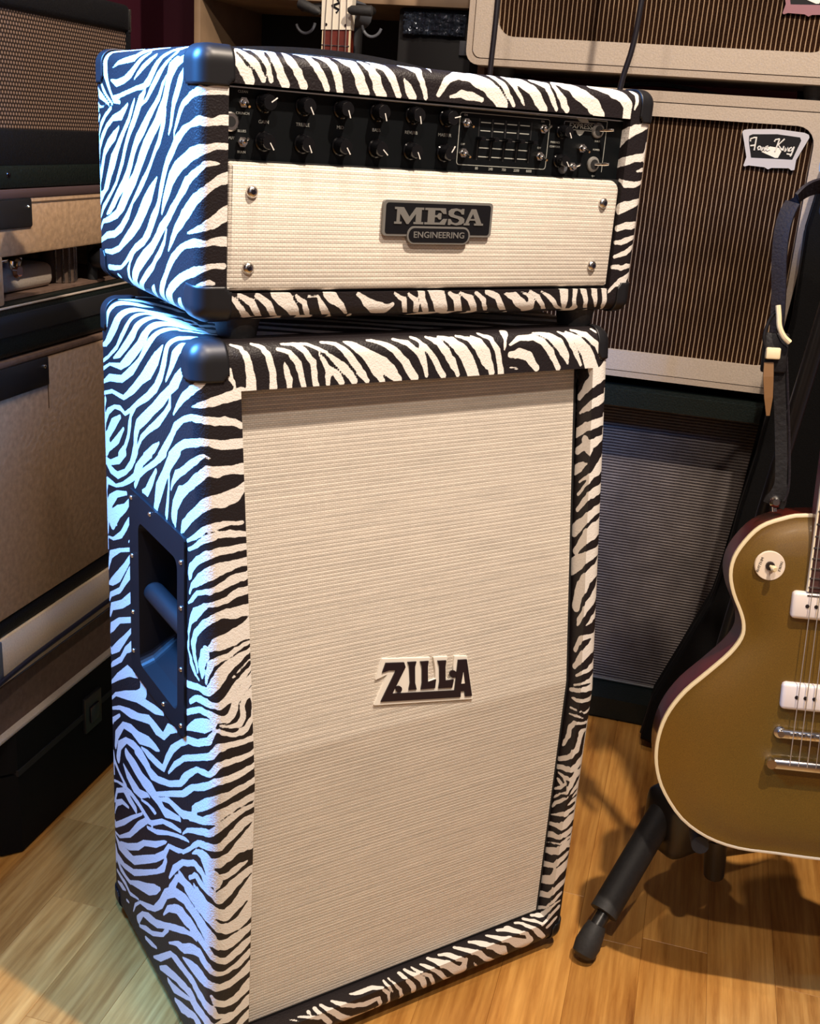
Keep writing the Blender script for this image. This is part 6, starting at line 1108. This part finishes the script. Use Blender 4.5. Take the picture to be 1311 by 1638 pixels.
out = rrect(-w2, w2, 0, H, .018, 5); inn = rrect(-w2+.042, w2-.042, .048, H-.036, .006, 5)
obj('shell', prism(BM(), out, fn, -.29, -.085), 'green_black_vinyl', t)
bm = BM(); ringplate(bm, out, inn, fn, -.085, -.006)
obj('shell_rim', bm, 'green_black_vinyl', t)
o2 = rrect(-w2+.006, w2-.006, .006, H-.006, .014, 5)
obj('rounded_lip', ringplate(BM(), o2, inn, fn, -.006, 0), 'green_black_vinyl', t)
obj('grille_cloth', prism(BM(), rrect(-w2+.040, w2-.040, .046, H-.034, .005, 5), fn, -.088, -.078), 'silver_pinstripe_cloth', t)
obj('grille_piping', tube(BM(), [(u, .076, v) for u, v in rrect(-w2+.046, w2-.046, .052, H-.040, .006, 5)], .0022, 6, closed=True), 'badge_grey', t, smooth=True)
for s_ in (-1, 1):
    for yy in (.05, .24): obj('rubber_foot', lathe(BM(), (s_*(w2-.06), yy, H-.0005), (s_*(w2-.06), yy, H+.0005), [(0, .020), (1, .018)], 12), 'rubber', t)
# gig bag standing in front of them
gb = rempty('gig_bag', .70, .985, FZ, label='black nylon guitar gig bag standing upright behind the gold-top guitar', cat='gig bag')
prof = [(.430, .02), (.440, .10), (.475, .20), (.515, .32), (.528, .40), (.536, .50), (.548, .60), (.556, .72), (.566, .84), (.560, .98), (.574, 1.10), (.640, 1.14)]
prof = [(x-.70, z) for x, z in prof]
ctrl = prof+[(-a, b) for a, b in prof[::-1]]+[(.20, .0), (-.20, .0)]
def gbz(u, v, tt): return (u, -tt, v)
bm = BM(); rings = []
for q, y in ((.985, -.012), (1.0, -.004), (1.0, .066), (.985, .074)): rings.append([bm.verts.new((u*q, y, .5+(v-.5)*q)) for u, v in ctrl])
for A, B in zip(rings[:-1], rings[1:]):
    for k in range(len(A)): bm.faces.new((A[k], A[(k+1) % len(A)], B[(k+1) % len(A)], B[k]))
ff = [bm.faces.new(rings[0][::-1]), bm.faces.new(rings[-1])]; bmesh.ops.triangulate(bm, faces=ff)
for v in bm.verts: v.co.z += .0075
obj('bag_body', bm, 'nylon_black', gb)
obj('zipper', tube(BM(), [(u*1.002, .031, v) for u, v in prof], .0025, 6), 'matte_black', gb)
boxo('front_pocket', (-.15, -.030, .10), (.15, -.013, .42), 'nylon_black', gb, .006)
boxo('grab_handle', (-.02, -.03, .60), (.02, -.018, .74), 'nylon_black', gb, .004)
# ---------------------------------------------------------------- stack along the left wall (fronts at X = -.46)
FX = -.46
def lempty(name, Y, Z, **k): return rempty(name, FX, Y, Z, **k)
# local: x = depth (negative goes to the wall), y along the wall, z up
t = lempty('flight_case', .287, FZ, label='black flight case lying on the floor at the bottom of the left stack', cat='flight case')
H = .192-FZ
obj('case_body', prism(BM(), [(-.40, 0), (-.022, 0), (0, .022), (0, .70), (-.40, .70)], lambda u, v, tt: (u, v, tt), .004, H-.07), 'case_black', t)
obj('case_lid', prism(BM(), [(-.40, 0), (-.022, 0), (0, .022), (0, .70), (-.40, .70)], lambda u, v, tt: (u, v, tt), H-.066, H), 'case_black', t)
boxo('closing_rail', (-.38, .02, H-.072), (.002, .69, H-.062), 'matte_black', t)
for y in (.20, .48):
    c = boxo('catch', (-.001, y, H-.10), (.006, y+.05, H-.035), 'black_plastic', t, .002); boxo('catch_lever', (.006, y+.012, H-.085), (.009, y+.038, H-.055), 'dark_metal', c, .001)
for x, y in ((-.04, .05), (-.36, .05), (-.04, .65), (-.36, .65)): cylo('case_foot', (x, y, 0), (x, y, .005), .015, 'rubber', t, 12)
# cream amplifier lying above the case
t = lempty('amplifier_head', -.05, .1925, label='cream amplifier head with dark grille, on the black flight case', cat='guitar amplifier')
boxo('shell', (-.30, 0, 0), (-.03, .84, .1625), 'cream_vinyl_shell', t, .010, 3)
boxo('top_front_panel', (-.035, 0, .090), (0, .84, .1615), 'lit_cream_vinyl', t, .004)
boxo('bottom_strip', (-.035, 0, 0), (0, .84, .006), 'cream_vinyl', t, .002)
for y in (0, .832): boxo('side_rail', (-.035, y, .005), (0, y+.008, .092), 'cream_vinyl', t)
boxo('grille_cloth', (-.032, .008, .006), (-.012, .832, .0905), 'dark_tan_vinyl', t)
boxo('seam', (-.001, .0, .0895), (.0012, .84, .0912), 'groove_brown', t)
boxo('corner_guard', (-.03, .318, .100), (.0035, .336, .1625), 'grey_plastic', t, .002)
cb = empty('power_cable', R2W(FX, .30, .28), -AL, label='thin black cable lying across the cream amplifier head in the left stack', cat='cable')
obj('cable_cord', tube(BM(), smoothpts([(.006, -.30, .004), (.006, -.10, .012), (.006, .0, .018), (.006, .06, .021), (.006, .16, .022), (.006, .25, .023), (.006, .40, .024)], 6), .0038, 8), 'cable_black', cb, smooth=True)
# tan cabinet, seen from its back
t = lempty('speaker_cabinet', -.12, .3565, label='large tan cabinet with a black terminal plate, in the middle of the left stack', cat='speaker cabinet')
H = .7465-.3565
boxo('shell', (-.32, 0, .022), (-.006, .90, H), 'tan_vinyl', t, .006)
boxo('bottom_strip', (-.30, .0, .0), (-.003, .90, .024), 'black_vinyl', t, .003)  # black strip stands in for the shaded gap under the cabinet
boxo('back_panel', (-.012, .008, .026), (0, .892, H-.010), 'tan_vinyl', t, .003)
boxo('panel_seam', (-.002, .5465, H-.085), (.0008, .5478, H-.012), 'groove_brown', t)
tp = boxo('terminal_plate', (0, .38, .3395), (.004, .5465, .3805), 'black_plastic', t, .002)
for y in (.39, .536): rivet(tp, (.004, y, .368), (1, 0, 0), .0028, 'chrome')
boxo('top_edge_trim', (-.30, 0, H-.0095), (.0012, .90, H-.0005), 'dark_tan_vinyl', t, .002)
# black amplifier on it
t = lempty('amplifier_head', -.10, .7475, label='low black amplifier head between the tan cabinet and the open-backed tan amplifier', cat='guitar amplifier')
boxo('shell', (-.30, 0, 0), (0, .86, .0695), 'green_black_vinyl', t, .010, 3)
boxo('front_strip', (-.002, .01, .030), (.0025, .85, .058), 'matte_black', t, .001)
boxo('gold_piping', (-.004, .004, .0660), (.0008, .856, .0685), 'cream_vinyl', t, .001)
# open backed tan amplifier
t = lempty('combo_amplifier', -.10, .818, label='tan open-backed amplifier with black back plate, below the black amplifier on the left', cat='guitar amplifier')
H = .1465
boxo('top_panel', (-.022, .0, .062), (0, .86, H-.008), 'tan_vinyl', t, .004)
boxo('top_board', (-.28, .0, H-.012), (0.002, .86, H), 'purple_brown_trim', t, .003)
boxo('side_post', (-.022, .0, .0), (0, .440, .066), 'tan_vinyl', t, .004)
boxo('side_wall', (-.28, .845, 0), (0, .86, H-.012), 'tan_vinyl', t)
boxo('bottom_board', (-.28, .0, 0), (-.0225, .845, .004), 'dark_tan_vinyl', t)
boxo('inner_baffle', (-.28, .0, .004), (-.265, .845, H-.012), 'dark_tan_vinyl', t)
tp = boxo('back_plate', (0, .20, .098), (.004, .5035, .1345), 'black_plastic', t, .0025)
rivet(tp, (.004, .494, .1245), (1, 0, 0), .0022, 'chrome')
boxo('upper_seam', (-.001, 0, H-.0185), (.0008, .86, H-.0165), 'groove_brown', t)
# small things inside it
o = rempty('effects_pedal', FX-.075, .395, .8225, label='cream rounded box with two chrome knobs inside the tan open-backed amplifier', cat='effects pedal')
boxo('pedal_case', (-.05, -.06, 0), (.04, .115, .034), 'cream_vinyl', o, .012, 4)
for y in (-.035, .022):
    kb = obj('pedal_knob', lathe(BM(), (.030, y, .032), (.034, y, .052), [(0, .010), (.3, .014), (.7, .014), (1, .008)], 18), 'chrome', o, smooth=True)
    obj('knob_skirt', lathe(BM(), (.041, y, .030), (.046, y, .030), [(0, .010), (1, .007)], 14), 'amber_knob', kb, smooth=True)
cylo('pedal_bar', (.034, -.05, .045), (.034, .04, .045), .0035, 'chrome', o, 10)
o = rempty('valve_chassis', FX-.060, .555, .8225, label='striped metal canister beside the cream box inside the tan amplifier', cat='amplifier part')
obj('canister', lathe(BM(), (0, 0, 0), (0, 0, .075), [(0, .026), (1, .026)], 24), 'shelf_dark', o, smooth=True)
for k in range(5):
    a = math.radians(-62+k*22); obj('metal_rib', cyl(BM(), (.027*math.cos(a), .027*math.sin(a), .001), (.027*math.cos(a), .027*math.sin(a), .074), .0022, 6), 'worn_nickel', o, smooth=True)
o = rempty('clamp_knob', FX-.020, .603, .8225, label='round black knob on a short post, beside the striped canister', cat='knob')
cylo('post', (-.01, 0, 0), (-.01, 0, .072), .0075, 'matte_black', o, 12)
obj('knob_head', lathe(BM(), (-.012, 0, .033), (.024, 0, .033), [(0, .010), (.3, .017), (.75, .017), (1, .008)], 18), 'black_plastic', o, smooth=True)
cylo('knob_arm', (0, .012, .033), (-.004, .085, .030), .012, 'black_plastic', o, 12)
# black amplifier with knit grille on top
t = lempty('combo_amplifier', -.10, .9645, label='black amplifier with brown perforated grille at the top of the left stack', cat='guitar amplifier')
H = .252; L = .778
boxo('shell', (-.30, 0, 0), (-.012, L, H), 'black_vinyl', t, .012, 3)
boxo('bottom_strip', (-.03, 0, 0), (0, L, .030), 'green_black_vinyl', t, .006)
boxo('lower_front', (-.03, .0, .028), (-.003, L, .074), 'black_vinyl', t, .003)
boxo('top_front', (-.03, .0, .214), (0, L, H), 'black_vinyl', t, .008, 3)
for y in (0, L-.006): boxo('side_front', (-.03, y, .07), (-.001, y+.006, .218), 'black_vinyl', t)
boxo('grille', (-.03, .006, .073), (-.006, L-.006, .2145), 'knit_grille', t)
boxo('chrome_trim', (-.007, L-.004, .215), (.0008, L-.001, H-.006), 'worn_nickel', t)
for y in (.30, .46): rivet(t, (0, y, .018), (1, 0, 0), .004, 'dark_metal')
# ---------------------------------------------------------------- wooden shelving at the back
t = rempty('wooden_shelf_unit', -.33, 1.30, FZ, label='brown wooden open shelf unit behind the bass guitar', cat='shelf')
ZT = 1.75
for x in (-.334, .262): boxo('side_panel', (x, 0, 0), (x+.014, .33, ZT-FZ), 'shelf_wood', t, .001)
boxo('back_board', (-.32, .318, 0), (.262, .33, ZT-FZ), 'matte_black', t)
for z in (.30, .72, 1.297-FZ, 1.70): boxo('shelf_board', (-.320, 0, z), (.262, .318, z+.020), 'shelf_wood', t, .001)
o = rempty('equipment_box', -.165, 1.33, 1.170, label='dark box wrapped in crinkled shiny film on the shelf, right of the bass headstock', cat='box')
boxo('box_body', (-.075, 0, -.428), (.075, .20, .125), 'matte_black', o, .004)
bm = BM(); n1, n2 = 24, 12; random.seed(3)
g = [[bm.verts.new((-.062+.125*i/n1, -.006-.006*random.random(), .078+.040*j/n2)) for j in range(n2+1)] for i in range(n1+1)]
for i in range(n1):
    for j in range(n2): bm.faces.new((g[i][j], g[i+1][j], g[i+1][j+1], g[i][j+1]))
w_ = obj('shiny_film', bm, 'shiny_wrap', o, smooth=True); md = w_.modifiers.new('t', 'SOLIDIFY'); md.thickness = .003
boxo('side_socket', (.052, -.008, .045), (.072, -.001, .072), 'grey_plastic', o, .002)
# ---------------------------------------------------------------- bass with white headstock on a tall stand
bx_, by_ = -.231, .95
t = rempty('bass_guitar', bx_, by_, .262, label='guitar with white headstock and red-brown neck, hanging behind the zebra amplifier head', cat='guitar')
def B2(u, v, tt): return (u, -tt, v)
bo = [(-.02, 0), (-.09, .008), (-.150, .045), (-.165, .11), (-.150, .17), (-.105, .225), (-.10, .26), (-.125, .31), (-.150, .37), (-.140, .42), (-.105, .42), (-.07, .365), (-.03, .345), (.03, .345), (.07, .355), (.10, .39), (.125, .39), (.130, .35), (.115, .30), (.10, .26), (.108, .22), (.150, .17), (.165, .11), (.150, .045), (.09, .008), (.02, 0)]
bs = closed_smooth([Vector((a, b, 0)) for a, b in bo], 2)
obj('body', prism(BM(), [(p.x, p.y) for p in bs], B2, -.040, 0), 'badge_black', t)
NUTZ = 1.232-.262
obj('neck', ribbon(BM(), [(0, .010, .30), (0, .004, NUTZ)], (1, 0, 0), [.054, .046], .018), 'cherry_mahogany', t)
fb2 = obj('fretboard', ribbon(BM(), [(0, -.008, .28), (0, -.008, NUTZ)], (1, 0, 0), [.052, .0445], .005), 'red_rosewood', t)
for s_ in (-1, 1): obj('fretboard_binding', ribbon(BM(), [(s_*.0268, -.008, .28), (s_*.0232, -.008, NUTZ)], (1, 0, 0), .0018, .0056), 'binding_cream', fb2)
for k in range(1, 21):
    z = NUTZ-.66*(1-2**(-k/12)); boxo('fret', (-.024, -.0118, z-.0008), (.024, -.0104, z+.0008), 'worn_nickel', fb2)
hs2 = obj('headstock', prism(BM(), [(-.0258, NUTZ-.014), (.0250, NUTZ-.012), (.0270, NUTZ+.05), (.034, NUTZ+.14), (.010, NUTZ+.17), (-.030, NUTZ+.15), (-.0262, NUTZ+.05)], B2, -.006, .0125), 'headstock_white', t)
for x in (-.017, .017): obj('cover_screw', cyl(BM(), (x, -.0125, NUTZ-.006), (x, -.0138, NUTZ-.006), .0022, 10), 'dark_metal', hs2)
text_mesh('lettering', 'BASS', .018, 'badge_black', hs2, (.001, -.0129, NUTZ+.034), rot=(PI/2, -PI/2, 0), ext=.0003) if False else None
for k, (z, a) in enumerate(((.012, .3), (.022, -.4), (.034, .35), (.046, -.35))):      # loose strokes of the headstock script, read upwards
    obj('script_stroke', ribbon(BM(), [(-.004+a*.012, -.0130, NUTZ+z), (.004, -.0130, NUTZ+z+.005), (-.004-a*.012, -.0130, NUTZ+z+.010)], (1, 0, .2), .0035, .0006), 'badge_black', hs2)
for k in range(4):
    x = -.018+.012*k; x2 = -.0185+.0123*k
    obj('string', tube(BM(), [(x, -.014, .09), (x2, -.0140, NUTZ), (x2*.8, -.0135, NUTZ+.12)], .0008, 6), 'string_metal', t, smooth=True)
for k in range(4):
    z = NUTZ+.055+.025*k
    obj('tuning_peg', lathe(BM(), (-.026, .004, z), (-.052, .004, z), [(0, .003), (.5, .003), (.6, .010), (1, .009)], 12), 'chrome', hs2, smooth=True)
for z in (.13, .25): boxo('pickup', (-.04, -.010, z-.02), (.04, 0, z+.02), 'black_plastic', t, .003)
t = rempty('guitar_stand', bx_, by_+.06, FZ, label='black tall stand with padded arms holding the white-headstock guitar', cat='guitar stand')
cylo('pole', (0, .028, .02), (0, .028, 1.272), .013, 'black_plastic', t, 16)
for a in (90, 210, 330):
    dx, dy = math.cos(math.radians(a)), math.sin(math.radians(a))
    lg = cylo('leg', (0, .028, .16), (.2*dx, .028+.2*dy, .010), .010, 'black_plastic', t, 12); obj('rubber_tip', lathe(BM(), (.195*dx, .028+.195*dy, .0135), (.215*dx, .028+.215*dy, .0135), [(0, .0125), (1, .0125)], 12), 'rubber', lg, smooth=True)
cylo('hanger_block', (0, .05, 1.270), (0, -.03, 1.270), .022, 'grey_plastic', t, 16)
for s_ in (-1, 1):
    ar = cylo('hanger_arm', (s_*.012, -.02, 1.276), (s_*.050, -.045, 1.270), .008, 'black_plastic', t, 12)
    obj('padded_arm', lathe(BM(), (s_*.064, -.078, 1.268+(.006 if s_ < 0 else -.001)), (s_*.0235, -.086, 1.260+(.000 if s_ < 0 else .006)), [(0, .0055), (.06, .0085), (.85, .0072), (1, .003)], 16), 'rubber', ar, smooth=True)
    cylo('arm_post', (s_*.052, -.045, 1.270), (s_*.056, -.080, 1.268), .007, 'black_plastic', ar, 12)
    obj('locking_ring', tube(BM(), [(s_*.058+.017*math.cos(a), -.060, 1.250+.020*math.sin(a)) for a in [math.radians(200 if s_ < 0 else 190)+k*math.radians(150)/10 for k in range(11)]], .0024, 8), 'grey_plastic', ar, smooth=True)
# ---------------------------------------------------------------- two hanging cables
for (X, z1_, z2_, dx, lab) in ((.041, 1.167, 1.9, .004, 'left of two black cables hanging in front of the upper cream amplifier'), (.246, 1.158, 1.9, .030, 'right of two black cables hanging in front of the upper cream amplifier')):
    c = rempty('hanging_cable', X, .90, z1_, label=lab, cat='cable', )
    pts = [(.0-dx*.35, 0, -.30), (-dx*.2, 0, -.10), (0, 0, 0), (dx*.34, .0, .055), (dx*.5, 0, .12), (dx*.9, 0, .40), (dx, 0, .80), (dx, 0, RZ-z1_)]
    obj('cable_cord', tube(BM(), smoothpts(pts, 5), .0043, 10), 'cable_black', c, smooth=True)
    obj('cable_end', lathe(BM(), (-dx*.35, 0, -.30), (-dx*.4, 0, -.36), [(0, .006), (1, .005)], 12), 'black_plastic', c, smooth=True)
